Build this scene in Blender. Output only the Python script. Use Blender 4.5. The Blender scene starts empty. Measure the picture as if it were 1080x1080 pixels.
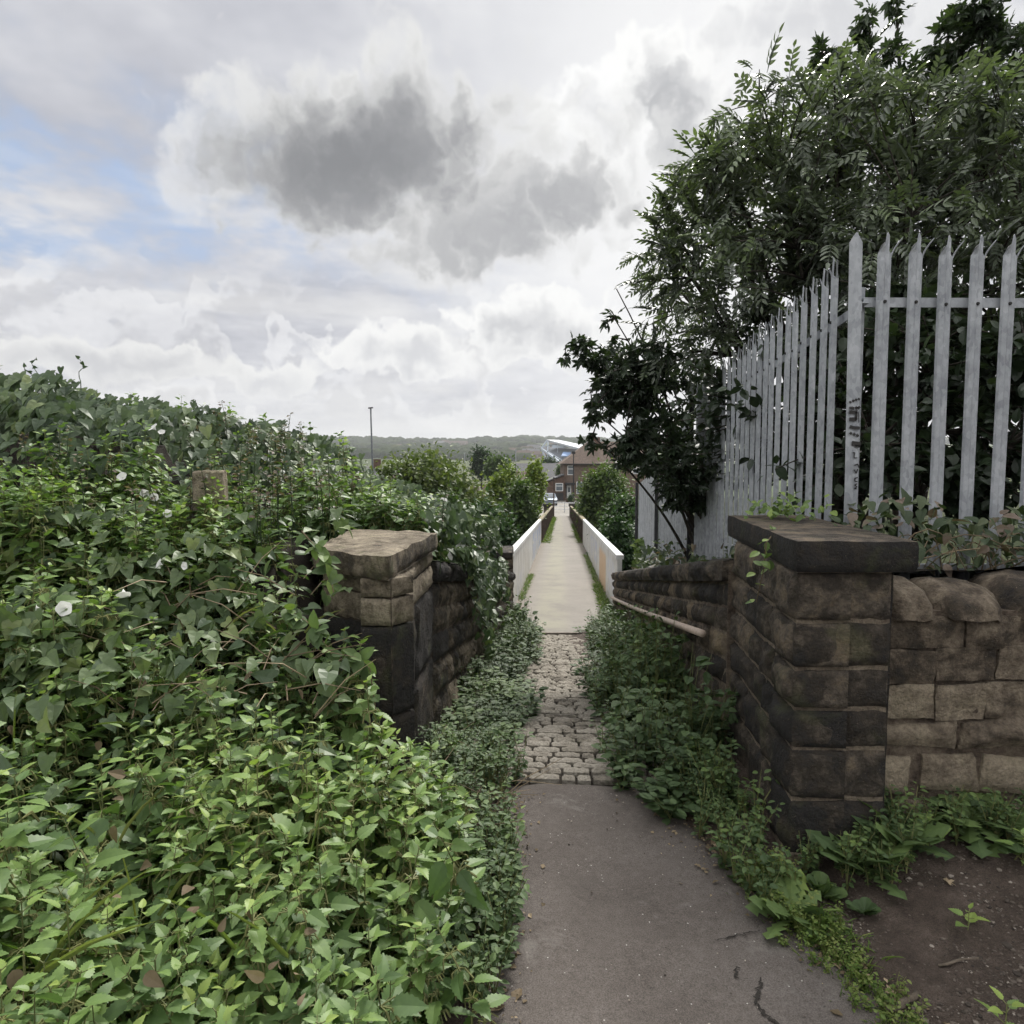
import bpy, bmesh, math, random
import numpy as np
from mathutils import Vector, Matrix
R = math.radians
rng = np.random.default_rng(7)
random.seed(7)
scene = bpy.context.scene
COL = scene.collection

# ------------------------------------------------------------------ camera
CAM_Z = 1.6
PITCH = R(3.97)
F = 720.0 / 1080.0
cam_d = bpy.data.cameras.new('camera')
cam = bpy.data.objects.new('camera', cam_d)
COL.objects.link(cam)
cam.location = (0, 0, CAM_Z)
cam.rotation_euler = (R(90) - PITCH, 0, 0)
cam_d.sensor_width = 36
cam_d.lens = 36 * F
cam_d.clip_start = 0.05
cam_d.clip_end = 9000
scene.camera = cam
scene.view_settings.view_transform = 'Standard'
scene.view_settings.look = 'None'
scene.view_settings.gamma = 1
scene.view_settings.exposure = 0.5

CP, SP = math.cos(PITCH), math.sin(PITCH)
def ray(px, py):
    x = (px - 540) / 720.0
    v = (540 - py) / 720.0
    return np.array([x, CP + v * SP, -SP + v * CP])
def at(px, py, Y):
    """survey helper: where a sight line of the survey photo meets the depth Y"""
    d = ray(px, py)
    return np.array([0, 0, CAM_Z]) + d * (Y / d[1])

# ------------------------------------------------------------------ layout curves
def wallR(Y): return 0.917 + 0.072 * Y
def wallL(Y): return -0.82 + 0.072 * Y
def midX(Y): return 0.0485 + 0.072 * Y
PZ_Y = [-20, 3.31, 9.8, 11.6, 72, 90]
PZ_Z = [0, 0, -0.876, -1.06, -1.06 - .046 * 60.4, -3.55]
def pathz(Y): return np.interp(Y, PZ_Y, PZ_Z)

# ------------------------------------------------------------------ noise
def _hash(ix, iy, iz, s):
    h = (ix * 374761393 + iy * 668265263 + iz * 2147483647 + s * 144665) & 0x7fffffff
    h = ((h ^ (h >> 13)) * 1274126177) & 0x7fffffff
    h = ((h ^ (h >> 15)) * 668265263) & 0x7fffffff
    return ((h ^ (h >> 16)) & 0xffff) / 65535.0
def vnoise(P, seed=0):
    P = np.asarray(P, float)
    i = np.floor(P).astype(np.int64); f = P - i
    f = f * f * (3 - 2 * f)
    o = 0
    for dx in (0, 1):
        wx = f[:, 0] if dx else 1 - f[:, 0]
        for dy in (0, 1):
            wy = f[:, 1] if dy else 1 - f[:, 1]
            for dz in (0, 1):
                wz = f[:, 2] if dz else 1 - f[:, 2]
                o = o + wx * wy * wz * _hash(i[:, 0] + dx, i[:, 1] + dy, i[:, 2] + dz, seed)
    return o
def fbm(P, seed=0, octv=4):
    P = np.asarray(P, float)
    a, s, t = .5, 0, 0
    for k in range(octv):
        s = s + a * vnoise(P * 2 ** k + 13.7 * k, seed + k); t += a; a *= .5
    return s / t
def noise2(X, Y, scale, seed=0, octv=4):
    X = np.asarray(X, float); Y = np.asarray(Y, float)
    sh = np.broadcast(X, Y).shape
    P = np.stack([np.broadcast_to(X, sh).ravel() * scale, np.broadcast_to(Y, sh).ravel() * scale, np.full(int(np.prod(sh)), 3.3)], 1)
    return fbm(P, seed, octv).reshape(sh)
def sstep(a, b, x):
    t = np.clip((np.asarray(x, float) - a) / (b - a), 0, 1)
    return t * t * (3 - 2 * t)

# ------------------------------------------------------------------ mesh accumulator
class MB:
    def __init__(s):
        s.v = []; s.fl = []; s.ft = []; s.mi = []; s.t = []; s.n = 0
    def add(s, V, faces, mat=0, tint=0.5):
        V = np.asarray(V, float).reshape(-1, 3)
        s.v.append(V)
        s.t.append(np.broadcast_to(np.asarray(tint, float), (len(V),)).copy())
        if not isinstance(faces, list) or (len(faces) and not isinstance(faces[0], np.ndarray)):
            by = {}
            for f in faces: by.setdefault(len(f), []).append(f)
            faces = [np.array(x, np.int64) for x in by.values()]
        for Fa in faces:
            if len(Fa) == 0: continue
            s.fl.append((Fa + s.n).ravel()); s.ft.append(np.full(len(Fa), Fa.shape[1], np.int64))
            s.mi.append(np.full(len(Fa), mat, np.int64))
        s.n += len(V)
    def inst(s, T, M, L, tint):
        """T: template dict(V, parts=[(F, mat)], tv); M (N,3,3) columns = axes; L (N,3); tint (N,)"""
        N = len(L)
        if N == 0: return
        nv = len(T['V'])
        V = np.einsum('nij,vj->nvi', M, T['V']) + L[:, None, :]
        tv = T.get('tv', np.zeros(nv))
        s.v.append(V.reshape(-1, 3))
        s.t.append((np.asarray(tint)[:, None] + tv[None, :]).ravel())
        off = (np.arange(N) * nv)[:, None, None] + s.n
        for Fa, mat in T['parts']:
            s.fl.append((Fa[None] + off).ravel()); s.ft.append(np.full(N * len(Fa), Fa.shape[1], np.int64))
            s.mi.append(np.full(N * len(Fa), mat, np.int64))
        s.n += N * nv
    def box(s, x0, x1, y0, y1, z0, z1, mat=0, tint=.5):
        V = [(x0,y0,z0),(x1,y0,z0),(x1,y1,z0),(x0,y1,z0),(x0,y0,z1),(x1,y0,z1),(x1,y1,z1),(x0,y1,z1)]
        s.add(V, [np.array([(3,2,1,0),(4,5,6,7),(0,1,5,4),(1,2,6,5),(2,3,7,6),(3,0,4,7)])], mat, tint)
    def prism(s, poly, z0, z1, mat=0, tint=.5):
        n = len(poly)
        V = [(p[0], p[1], z0) for p in poly] + [(p[0], p[1], z1) for p in poly]
        F_ = [tuple(range(n))[::-1], tuple(range(n, 2 * n))] + [(i, (i + 1) % n, n + (i + 1) % n, n + i) for i in range(n)]
        s.add(V, F_, mat, tint)
    def bar(s, a, b, w, h=None, mat=0, tint=.5, up=(0, 0, 1)):
        h = h or w
        a = np.array(a, float); b = np.array(b, float)
        d = b - a; d /= np.linalg.norm(d)
        u = np.array(up, float)
        if abs(d @ u) > .98: u = np.array([1., 0, 0])
        x = np.cross(d, u); x /= np.linalg.norm(x); z = np.cross(x, d)
        V = []
        for p in (a, b):
            for sx, sz in ((-1, -1), (1, -1), (1, 1), (-1, 1)):
                V.append(p + x * sx * w / 2 + z * sz * h / 2)
        s.add(V, [np.array([(0,1,2,3),(7,6,5,4),(0,4,5,1),(1,5,6,2),(2,6,7,3),(3,7,4,0)])], mat, tint)
    def tube(s, pts, rad, n=6, mat=0, tint=.5):
        pts = np.asarray(pts, float); k = len(pts)
        rad = np.broadcast_to(np.asarray(rad, float), (k,))
        V = []
        prev = None
        for i in range(k):
            d = pts[min(i + 1, k - 1)] - pts[max(i - 1, 0)]
            d = d / (np.linalg.norm(d) + 1e-9)
            if prev is None:
                u = np.array([0, 0, 1.]) if abs(d[2]) < .9 else np.array([1., 0, 0])
            else: u = prev
            x = u - (u @ d) * d; x /= np.linalg.norm(x) + 1e-9; prev = x
            y = np.cross(d, x)
            for j in range(n):
                a = 2 * math.pi * j / n
                V.append(pts[i] + rad[i] * (math.cos(a) * x + math.sin(a) * y))
        F_ = []
        for i in range(k - 1):
            for j in range(n):
                F_.append((i*n+j, i*n+(j+1)%n, (i+1)*n+(j+1)%n, (i+1)*n+j))
        Fc = [tuple(range(n))[::-1], tuple((k-1)*n + j for j in range(n))]
        s.add(V, F_ + Fc, mat, tint)
    def grid(s, V, nx, ny, mat=0, tint=.5, flip=False):
        """V row-major (ny rows of nx)"""
        j, i = np.meshgrid(np.arange(ny - 1), np.arange(nx - 1), indexing='ij')
        a = (j * nx + i).ravel()
        Fq = np.stack([a, a + 1, a + nx + 1, a + nx], 1)
        if flip: Fq = Fq[:, ::-1]
        s.add(V, [Fq], mat, tint)

def root_of(o):
    while o.parent: o = o.parent
    return o
def obj(name, mb, mats, parent=None, smooth=False, keep=False):
    V = np.concatenate(mb.v) if mb.v else np.zeros((0, 3))
    if parent is not None and not keep:
        V = V - np.array(root_of(parent).location)
    me = bpy.data.meshes.new(name)
    fl = np.concatenate(mb.fl); ft = np.concatenate(mb.ft)
    me.vertices.add(len(V)); me.vertices.foreach_set('co', V.astype(np.float32).ravel())
    me.loops.add(len(fl)); me.loops.foreach_set('vertex_index', fl.astype(np.int32))
    me.polygons.add(len(ft))
    me.polygons.foreach_set('loop_start', (np.cumsum(ft) - ft).astype(np.int32))
    try: me.polygons.foreach_set('loop_total', ft.astype(np.int32))
    except Exception: pass
    if not isinstance(mats, (list, tuple)): mats = [mats]
    for m in mats: me.materials.append(m)
    me.polygons.foreach_set('material_index', np.concatenate(mb.mi).astype(np.int32))
    me.polygons.foreach_set('use_smooth', np.full(len(ft), bool(smooth)))
    at_ = me.attributes.new('tint', 'FLOAT', 'POINT')
    at_.data.foreach_set('value', np.concatenate(mb.t).astype(np.float32))
    me.update(calc_edges=True)
    me.validate()
    o = bpy.data.objects.new(name, me)
    COL.objects.link(o)
    if parent is not None: o.parent = parent
    return o
def tag(o, label, cat, group=None, kind=None):
    o['label'] = label; o['category'] = cat
    if group: o['group'] = group
    if kind: o['kind'] = kind
    return o
def thing(name, label, cat, loc, group=None):
    o = bpy.data.objects.new(name, None)
    COL.objects.link(o); o.location = tuple(float(x) for x in loc)
    o.empty_display_size = .2
    return tag(o, label, cat, group)
def struct(name, mb, mats, label=None, cat=None, smooth=False):
    o = obj(name, mb, mats, smooth=smooth)
    o['kind'] = 'structure'
    o['label'] = label or name; o['category'] = cat or name.replace('_', ' ')
    return o

# ------------------------------------------------------------------ materials
class NT:
    def __init__(s, nt): s.nt = nt
    def new(s, t, **kw):
        n = s.nt.nodes.new(t)
        for k, v in kw.items(): setattr(n, k, v)
        return n
    def put(s, sock, v):
        if isinstance(v, bpy.types.NodeSocket): s.nt.links.new(v, sock)
        elif v is not None: sock.default_value = v
    def m(s, op, a, b=None, c=None, clamp=False):
        n = s.new('ShaderNodeMath', operation=op); n.use_clamp = clamp
        s.put(n.inputs[0], a)
        if b is not None: s.put(n.inputs[1], b)
        if c is not None: s.put(n.inputs[2], c)
        return n.outputs[0]
    def vm(s, op, a, b=None, scale=None):
        n = s.new('ShaderNodeVectorMath', operation=op)
        s.put(n.inputs[0], a)
        if b is not None: s.put(n.inputs[1], b)
        if scale is not None: s.put(n.inputs['Scale'], scale)
        return n.outputs['Value'] if op in ('LENGTH', 'DOT_PRODUCT', 'DISTANCE') else n.outputs[0]
    def noise(s, vec, scale, detail=4, rough=.55, col=False, dist=0, dim='3D'):
        n = s.new('ShaderNodeTexNoise'); n.noise_dimensions = dim
        s.put(n.inputs['Vector'], vec); n.inputs['Scale'].default_value = scale
        n.inputs['Detail'].default_value = detail; n.inputs['Roughness'].default_value = rough
        n.inputs['Distortion'].default_value = dist
        return n.outputs['Color'] if col else n.outputs['Fac']
    def mix(s, f, a, b, blend='MIX'):
        n = s.new('ShaderNodeMix', data_type='RGBA', blend_type=blend)
        s.put(n.inputs[0], f)
        for k, v in ((6, a), (7, b)):
            if isinstance(v, (tuple, list)): v = tuple(v) + ((1,) if len(v) == 3 else ())
            s.put(n.inputs[k], v)
        return n.outputs[2]
    def ss(s, x, a, b):
        n = s.new('ShaderNodeMapRange', interpolation_type='SMOOTHSTEP')
        s.put(n.inputs[0], x); n.inputs[1].default_value = a; n.inputs[2].default_value = b
        return n.outputs[0]
    def ramp(s, x, stops):
        n = s.new('ShaderNodeValToRGB')
        e = n.color_ramp.elements
        while len(e) < len(stops): e.new(.5)
        for el, (p, c) in zip(e, stops):
            el.position = p; el.color = tuple(c) + ((1,) if len(c) == 3 else ())
        s.put(n.inputs[0], x)
        return n.outputs[0]
    def attr(s, name='tint'):
        n = s.new('ShaderNodeAttribute', attribute_name=name); return n.outputs['Fac']
    def bump(s, h, strength=.4, dist=.01):
        n = s.new('ShaderNodeBump'); n.inputs['Strength'].default_value = strength
        n.inputs['Distance'].default_value = dist; s.put(n.inputs['Height'], h)
        return n.outputs[0]
def mat_new(name):
    m = bpy.data.materials.new(name); m.use_nodes = True
    nt = NT(m.node_tree); b = m.node_tree.nodes['Principled BSDF']
    return m, nt, b
def P(nt):
    return nt.new('ShaderNodeNewGeometry').outputs['Position']

def mat_leaf(name, stops, transl=.3, rough=.5, spec=.4, tcol=None, nscale=60):
    m, nt, b = mat_new(name)
    pos = P(nt)
    t = nt.m('ADD', nt.attr(), nt.m('MULTIPLY', nt.m('SUBTRACT', nt.noise(pos, nscale, 2), .5), .25))
    c = nt.ramp(t, stops)
    nt.put(b.inputs['Base Color'], c)
    b.inputs['Roughness'].default_value = rough
    b.inputs['Specular IOR Level'].default_value = spec
    tr = nt.new('ShaderNodeBsdfTranslucent')
    nt.put(tr.inputs['Color'], nt.mix(1.0, c, tcol or (1.5, 1.7, .8), 'MULTIPLY'))
    mx = nt.new('ShaderNodeMixShader'); mx.inputs[0].default_value = transl
    nt.nt.links.new(b.outputs[0], mx.inputs[1]); nt.nt.links.new(tr.outputs[0], mx.inputs[2])
    out = nt.nt.nodes['Material Output']; nt.nt.links.new(mx.outputs[0], out.inputs['Surface'])
    return m
def mat_plain(name, col, rough=.6, var=.25, scale=8, metal=0, bump=0, spec=.4):
    m, nt, b = mat_new(name)
    n = nt.noise(P(nt), scale, 5)
    d = tuple(max(0, x * (1 - var)) for x in col); l = tuple(x * (1 + var) for x in col)
    nt.put(b.inputs['Base Color'], nt.ramp(n, [(.3, d), (.7, l)]))
    b.inputs['Roughness'].default_value = rough; b.inputs['Metallic'].default_value = metal
    b.inputs['Specular IOR Level'].default_value = spec
    if bump: nt.put(b.inputs['Normal'], nt.bump(nt.noise(P(nt), scale * 4, 5), bump, .01))
    return m
def mat_stone(name, soot=.5, tan=(.27, .21, .14), brown=(.128, .106, .084), black=(.03, .029, .029), lichen=.3, bscale=26):
    m, nt, b = mat_new(name)
    pos = P(nt)
    t = nt.attr()
    n1 = nt.noise(pos, 3.2, 6, .62); n2 = nt.noise(pos, 14, 6, .65); n3 = nt.noise(pos, 70, 5, .7)
    mixv = nt.m('ADD', nt.m('ADD', nt.m('MULTIPLY', nt.m('SUBTRACT', n1, .5), 1.15), nt.m('MULTIPLY', nt.m('SUBTRACT', n2, .5), 1.15)), t)
    c = nt.ramp(mixv, [(soot - .28, black), (soot - .04, tuple(x * .42 for x in brown)), (soot + .12, brown), (soot + .42, tan)])
    c = nt.mix(nt.m('MULTIPLY', nt.ss(n3, .35, .75), .55), c, tuple(x * .35 for x in brown))
    c = nt.mix(nt.m('MULTIPLY', nt.ss(nt.noise(pos, 130, 3, .7), .62, .75), .5), c, tuple(min(1, x * 1.25) for x in tan))
    c = nt.mix(nt.m('MULTIPLY', nt.ss(nt.noise(pos, 4.1, 5, .6, dist=.4), .56, .7), lichen), c, (.115, .125, .05))
    nt.put(b.inputs['Base Color'], c)
    b.inputs['Roughness'].default_value = .88; b.inputs['Specular IOR Level'].default_value = .25
    h = nt.m('ADD', nt.m('MULTIPLY', nt.noise(pos, bscale, 8, .68), 1.0), nt.m('MULTIPLY', n3, .35))
    nt.put(b.inputs['Normal'], nt.bump(h, 1.0, .035))
    return m
def mat_ground(name, stops, s1=5, s2=60, bump=.5, fleck=None, bd=.01, grain=240):
    m, nt, b = mat_new(name)
    pos = P(nt)
    v = nt.m('ADD', nt.m('MULTIPLY', nt.noise(pos, s1, 5, .6), .6), nt.m('MULTIPLY', nt.noise(pos, s2, 5, .7), .4))
    c = nt.ramp(v, stops)
    g = nt.noise(pos, grain, 2, .6)
    c = nt.mix(nt.ss(g, .3, .7), nt.mix(1.0, c, (.72, .72, .72), 'MULTIPLY'), nt.mix(1.0, c, (1.25, 1.25, 1.25), 'MULTIPLY'))
    if fleck:
        vo = nt.new('ShaderNodeTexVoronoi'); nt.put(vo.inputs['Vector'], pos); vo.inputs['Scale'].default_value = fleck[1]
        sep = nt.new('ShaderNodeSeparateColor'); nt.put(sep.inputs[0], vo.outputs['Color'])
        f = nt.m('MULTIPLY', nt.m('LESS_THAN', vo.outputs['Distance'], fleck[2]), nt.m('GREATER_THAN', sep.outputs[0], fleck[3]))
        c = nt.mix(nt.m('MULTIPLY', f, .8), c, fleck[0])
    nt.put(b.inputs['Base Color'], c)
    b.inputs['Roughness'].default_value = .9; b.inputs['Specular IOR Level'].default_value = .25
    h = nt.m('ADD', nt.noise(pos, s2, 6, .7), nt.m('MULTIPLY', g, .5))
    nt.put(b.inputs['Normal'], nt.bump(h, bump, bd))
    return m

M = {}
M['nettle'] = mat_leaf('nettle_leaf', [(0, (.03, .052, .022)), (.45, (.085, .145, .048)), (.75, (.16, .245, .068)), (1, (.26, .34, .085))], .24, .5, .35)
M['nettle_stem'] = mat_leaf('nettle_stem', [(0, (.05, .06, .02)), (.6, (.14, .16, .06)), (1, (.2, .2, .08))], .1, .6, .3)
M['bindweed'] = mat_leaf('bindweed_leaf', [(0, (.024, .044, .022)), (.5, (.062, .096, .045)), (.85, (.115, .16, .07)), (1, (.17, .21, .08))], .16, .5, .35)
M['weed'] = mat_leaf('weed_leaf', [(0, (.026, .048, .02)), (.5, (.066, .105, .042)), (.85, (.125, .185, .06)), (1, (.2, .27, .075))], .2, .58, .25)
M['ash'] = mat_leaf('ash_leaf', [(0, (.06, .074, .054)), (.5, (.105, .13, .086)), (.85, (.145, .195, .08)), (1, (.22, .28, .09))], .24, .33, .8, (1.25, 1.4, .75))
M['sycamore'] = mat_leaf('sycamore_leaf', [(0, (.018, .03, .016)), (.6, (.038, .058, .031)), (1, (.075, .11, .04))], .2, .4, .5)
M['bramble'] = mat_leaf('bramble_leaf', [(0, (.02, .035, .016)), (.45, (.045, .07, .03)), (.72, (.08, .1, .045)), (.8, (.12, .085, .06)), (1, (.2, .16, .13))], .2, .55, .4)
M['tree_dark'] = mat_leaf('dark_tree_leaf', [(0, (.014, .032, .014)), (.5, (.03, .062, .022)), (1, (.07, .12, .035))], .25, .55, .3, nscale=3)
M['tree_mid'] = mat_leaf('mid_tree_leaf', [(0, (.03, .055, .02)), (.5, (.065, .105, .03)), (1, (.14, .18, .05))], .3, .55, .3, nscale=3)
M['tree_olive'] = mat_leaf('olive_tree_leaf', [(0, (.035, .055, .018)), (.5, (.08, .112, .033)), (1, (.17, .19, .06))], .3, .55, .3, nscale=3)
M['tree_lime'] = mat_leaf('lime_tree_leaf', [(0, (.06, .1, .02)), (.5, (.13, .18, .03)), (1, (.24, .27, .06))], .3, .55, .3, nscale=3)
M['grass'] = mat_leaf('grass_blade', [(0, (.04, .08, .02)), (.5, (.09, .15, .03)), (1, (.22, .24, .08))], .3, .5, .3)
M['dry'] = mat_leaf('dry_stalk', [(0, (.1, .075, .045)), (.5, (.22, .17, .11)), (1, (.38, .3, .2))], .1, .7, .2)
M['bark'] = mat_plain('bark', (.05, .042, .034), .9, .45, 20, bump=.6)
M['flower'] = mat_leaf('white_petal', [(0, (.75, .75, .72)), (1, (.85, .85, .83))], .3, .5, .3, (1, 1, 1))
M['stone'] = mat_stone('sooty_sandstone', .5)
M['stone_l'] = mat_stone('pale_sandstone', .42, tan=(.38, .325, .24), brown=(.2, .165, .12), lichen=.4)
M['rubble'] = mat_stone('eroded_sandstone', .45, tan=(.4, .335, .245), brown=(.2, .16, .12), lichen=.15)
M['mortar'] = mat_stone('lime_mortar', .38, tan=(.34, .28, .21), brown=(.17, .13, .1), lichen=.1, bscale=60)
M['sett'] = mat_stone('sett_stone', .32, tan=(.40, .365, .31), brown=(.285, .255, .21), black=(.10, .085, .07), lichen=.12)
M['tarmac'] = mat_ground('worn_tarmac', [(.35, (.070, .059, .052)), (.5, (.096, .083, .074)), (.65, (.125, .11, .10))], 1.6, 30, .45, ((.42, .4, .37), 60, .16, .93), .006)
_nt = NT(M['tarmac'].node_tree); _b = M['tarmac'].node_tree.nodes['Principled BSDF']
_c = _b.inputs['Base Color'].links[0].from_socket
_p = P(_nt)
_c = _nt.mix(_nt.m('MULTIPLY', _nt.ss(_nt.noise(_p, 2.3, 6, .65), .52, .7), .45), _c, (.06, .052, .046))
_c = _nt.mix(_nt.m('MULTIPLY', _nt.ss(_nt.noise(_p, 3.7, 5, .7, dist=.5), .58, .68), .4), _c, (.2, .185, .17))
_c = _nt.mix(_nt.m('MULTIPLY', _nt.ss(_nt.noise(_p, 95, 3, .7), .6, .7), .65), _c, (.03, .026, .023))
_nt.put(_b.inputs['Base Color'], _c)
M['soil'] = mat_ground('dark_soil', [(.3, (.04, .03, .023)), (.5, (.08, .061, .049)), (.7, (.14, .11, .09))], 7, 50, .9, ((.16, .135, .11), 70, .3, .85), .02)
M['soil_dark'] = mat_ground('shaded_soil', [(.3, (.014, .011, .008)), (.7, (.04, .032, .024))], 7, 50, .8, None, .02)  # near-black earth; shade beneath the plants is put into its colour
M['crack'] = mat_plain('crack_dirt', (.02, .017, .014), .95)

# ------------------------------------------------------------------ world
SUN_AZ, SUN_EL = R(16), R(46)
def build_world():
    w = bpy.data.worlds.new('World'); scene.world = w; w.use_nodes = True
    w.cycles.sampling_method = 'MANUAL'; w.cycles.sample_map_resolution = 256
    nt = NT(w.node_tree); bg = w.node_tree.nodes['Background']
    bg.inputs['Strength'].default_value = .1
    sky = nt.new('ShaderNodeTexSky', sky_type='NISHITA'); sky.sun_disc = False
    sky.sun_elevation = SUN_EL; sky.sun_rotation = SUN_AZ
    sky.air_density = 1.0; sky.dust_density = 1.5; sky.ozone_density = 1.5
    d = nt.new('ShaderNodeTexCoord').outputs['Generated']
    d = nt.vm('NORMALIZE', d)
    sep = nt.new('ShaderNodeSeparateXYZ'); nt.put(sep.inputs[0], d)
    x, y, z = sep.outputs
    az = nt.m('ARCTAN2', x, y); el = nt.m('ARCSINE', z)
    cmb = nt.new('ShaderNodeCombineXYZ'); nt.put(cmb.inputs[0], az); nt.put(cmb.inputs[1], el)
    c = cmb.outputs[0]
    # turbulent warp of the sky coordinates (clouds are lumps in the direction field)
    w1 = nt.vm('SUBTRACT', nt.noise(c, 5.5, 4, .62, True, dim='2D'), (.5, .5, .5))
    cw = nt.vm('ADD', c, nt.vm('SCALE', w1, scale=.20))
    w2 = nt.vm('SUBTRACT', nt.noise(c, 16, 4, .62, True, dim='2D'), (.5, .5, .5))
    cw = nt.vm('ADD', cw, nt.vm('SCALE', w2, scale=.055))
    zz = nt.m('ADD', nt.m('MAXIMUM', z, 0), .16)
    cv = nt.new('ShaderNodeCombineXYZ')
    nt.put(cv.inputs[0], nt.m('DIVIDE', x, zz)); nt.put(cv.inputs[1], nt.m('DIVIDE', y, zz)); 
    plane = cv.outputs[0]
    def ae(px, py):
        r = ray(px, py); return math.atan2(r[0], r[1]), math.atan2(r[2], math.hypot(r[0], r[1]))
    def blob(px, py, rx, ry, coords=cw, rot=0):
        a, e = ae(px, py)
        v = nt.vm('SUBTRACT', coords, (a, e, 0))
        if rot:
            vr = nt.new('ShaderNodeVectorRotate', rotation_type='Z_AXIS'); nt.put(vr.inputs['Vector'], v)
            vr.inputs['Angle'].default_value = rot; v = vr.outputs[0]
        v = nt.vm('MULTIPLY', v, (1 / rx, 1 / ry, 0))
        return nt.m('SUBTRACT', 1.0, nt.vm('LENGTH', v))
    K = 7.6
    def g(v, r=1., gg=1., b=1.): return (v * K * r, v * K * gg, v * K * b)
    nA = nt.noise(plane, .9, 5, .6, dim='2D')
    nB = nt.noise(plane, 2.6, 4, .62, dim='2D')
    veil = nt.m('ADD', nt.m('MULTIPLY', nA, .65), nt.m('MULTIPLY', nB, .35))
    veilc = nt.ramp(veil, [(.36, (.42, .43, .485)), (.5, (.56, .57, .615)), (.64, (.73, .735, .755))])
    veilc = nt.mix(1.0, veilc, (K, K, K), 'MULTIPLY')
    nt.nt.nodes[-1].clamp_result = False
    # blue openings to the left
    blue = nt.m('ADD', nt.m('MULTIPLY', nt.ss(blob(60, 215, .50, .095), 0, .7), 1.0), nt.m('MULTIPLY', nt.ss(blob(110, 140, .36, .09), 0, .9), .5))
    blue = nt.m('ADD', blue, nt.m('MULTIPLY', nt.ss(blob(430, 300, .32, .06), 0, 1), .22))
    blue = nt.m('MULTIPLY', blue, nt.ss(nB, .66, .36), clamp=True)
    skyc = nt.mix(1.0, sky.outputs[0], (1.25, 1.25, 1.3), 'MULTIPLY')
    skyb = nt.mix(.85, skyc, g(.47, .74, .94, 1.30))
    col = nt.mix(blue, veilc, skyb)
    # horizontal bands of brighter thin cloud low down
    sc = nt.vm('MULTIPLY', c, (3.0, 16, 1))
    band = nt.ss(nt.noise(sc, 1.0, 3, .6, dim='2D'), .45, .7)
    low = nt.ss(el, .5, .12)
    col = nt.mix(nt.m('MULTIPLY', nt.m('MULTIPLY', band, low), .6), col, g(.80, 1, .995, .98))
    # small cumulus heaps near the skyline
    hc = nt.vm('MULTIPLY', cw, (7.5, 13, 1))
    heap = nt.noise(hc, 1.0, 3, .55, dim='2D')
    heapm = nt.m('MULTIPLY', nt.ss(heap, .47, .54), nt.m('MULTIPLY', nt.ss(el, .03, .08), nt.ss(el, .29, .19)))
    heapc = nt.mix(nt.ss(nt.noise(nt.vm('ADD', hc, (0, .35, 0)), 1.0, 2, .55, dim='2D'), .44, .62), g(.9), g(.55, 1, 1.0, 1.03))
    col = nt.mix(nt.m('MULTIPLY', heapm, .45), col, heapc)
    # horizon glow
    col = nt.mix(nt.m('MULTIPLY', nt.ss(el, .13, 0), .75), col, g(.74, 1, .995, .965))
    # white glare of the thin cloud in front of the sun
    col = nt.mix(nt.m('MULTIPLY', nt.ss(blob(715, 170, .42, .62, c), 0, .8), .85), col, g(.92))
    # bigger cumulus clouds: bright rims, grey hearts
    nC = nt.noise(cw, 11, 3, .6, dim='2D')
    cs = nt.vm('ADD', nt.vm('ADD', c, nt.vm('SCALE', w1, scale=.10)), nt.vm('SCALE', w2, scale=.05))
    vo = nt.new('ShaderNodeTexVoronoi', voronoi_dimensions='2D', feature='F1')
    nt.put(vo.inputs['Vector'], cs); vo.inputs['Scale'].default_value = 17; vo.inputs['Detail'].default_value = 1.0
    vo.inputs['Roughness'].default_value = .55
    puff = nt.m('SUBTRACT', .42, vo.outputs['Distance'])
    def cumulus(col, px, py, rx, ry, rot, dark, a0=.0, a1=.2, d0=.1, d1=.8, amt=1., rim=.9, pf=.5, tint=(1, 1.01, 1.045), low=.25):
        b_ = nt.m('ADD', blob(px, py, rx, ry, cs, rot), nt.m('MULTIPLY', puff, pf))
        a, e = ae(px, py)
        lowr = nt.m('MULTIPLY', nt.m('SUBTRACT', e, el), low / ry)
        sh = nt.m('ADD', nt.m('ADD', b_, lowr), nt.m('MULTIPLY', nt.m('SUBTRACT', nC, .5), .45))
        cc = nt.mix(nt.ss(sh, d0, d1), g(rim, 1, 1, .99), g(dark, *tint))
        return nt.mix(nt.m('MULTIPLY', nt.ss(b_, a0, a1), amt), col, cc)
    col = cumulus(col, 640, 130, .13, .10, 0, .62, rim=.96, d1=.9, a1=.3, amt=.8)
    col = cumulus(col, 700, 105, .13, .10, .6, .48, rim=.92, d1=.75, a1=.3)
    col = cumulus(col, 860, 30, .26, .10, 0, .62, rim=.92, amt=.8, d1=.9, a1=.5)
    col = cumulus(col, 565, 345, .17, .06, 0, .56, rim=.90, d1=.9, a1=.25)
    col = cumulus(col, 430, 378, .15, .045, 0, .62, rim=.86, d1=.9, a1=.28)
    col = cumulus(col, 270, 395, .14, .03, 0, .62, rim=.82, d1=.9, a1=.3)
    col = cumulus(col, 120, 380, .20, .04, 0, .56, rim=.78, d1=.9, a1=.35)
    col = cumulus(col, 230, 165, .12, .09, -.5, .70, rim=.80, d1=.9, amt=.7, a1=.5)
    col = cumulus(col, 540, 222, .30, .11, -.30, .40, rim=.80, d0=.0, d1=.8, a1=.45, low=.12)
    col = cumulus(col, 405, 160, .31, .15, -.15, .36, rim=.76, d0=.02, d1=.85, a1=.45, low=.3)
    core = nt.m('ADD', blob(365, 165, .21, .09, cs, -.15), nt.m('MULTIPLY', nt.m('SUBTRACT', nC, .5), .7))
    col = nt.mix(nt.m('MULTIPLY', nt.ss(core, -.15, 1.0), .9), col, g(.20, .97, 1.0, 1.06))
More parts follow.
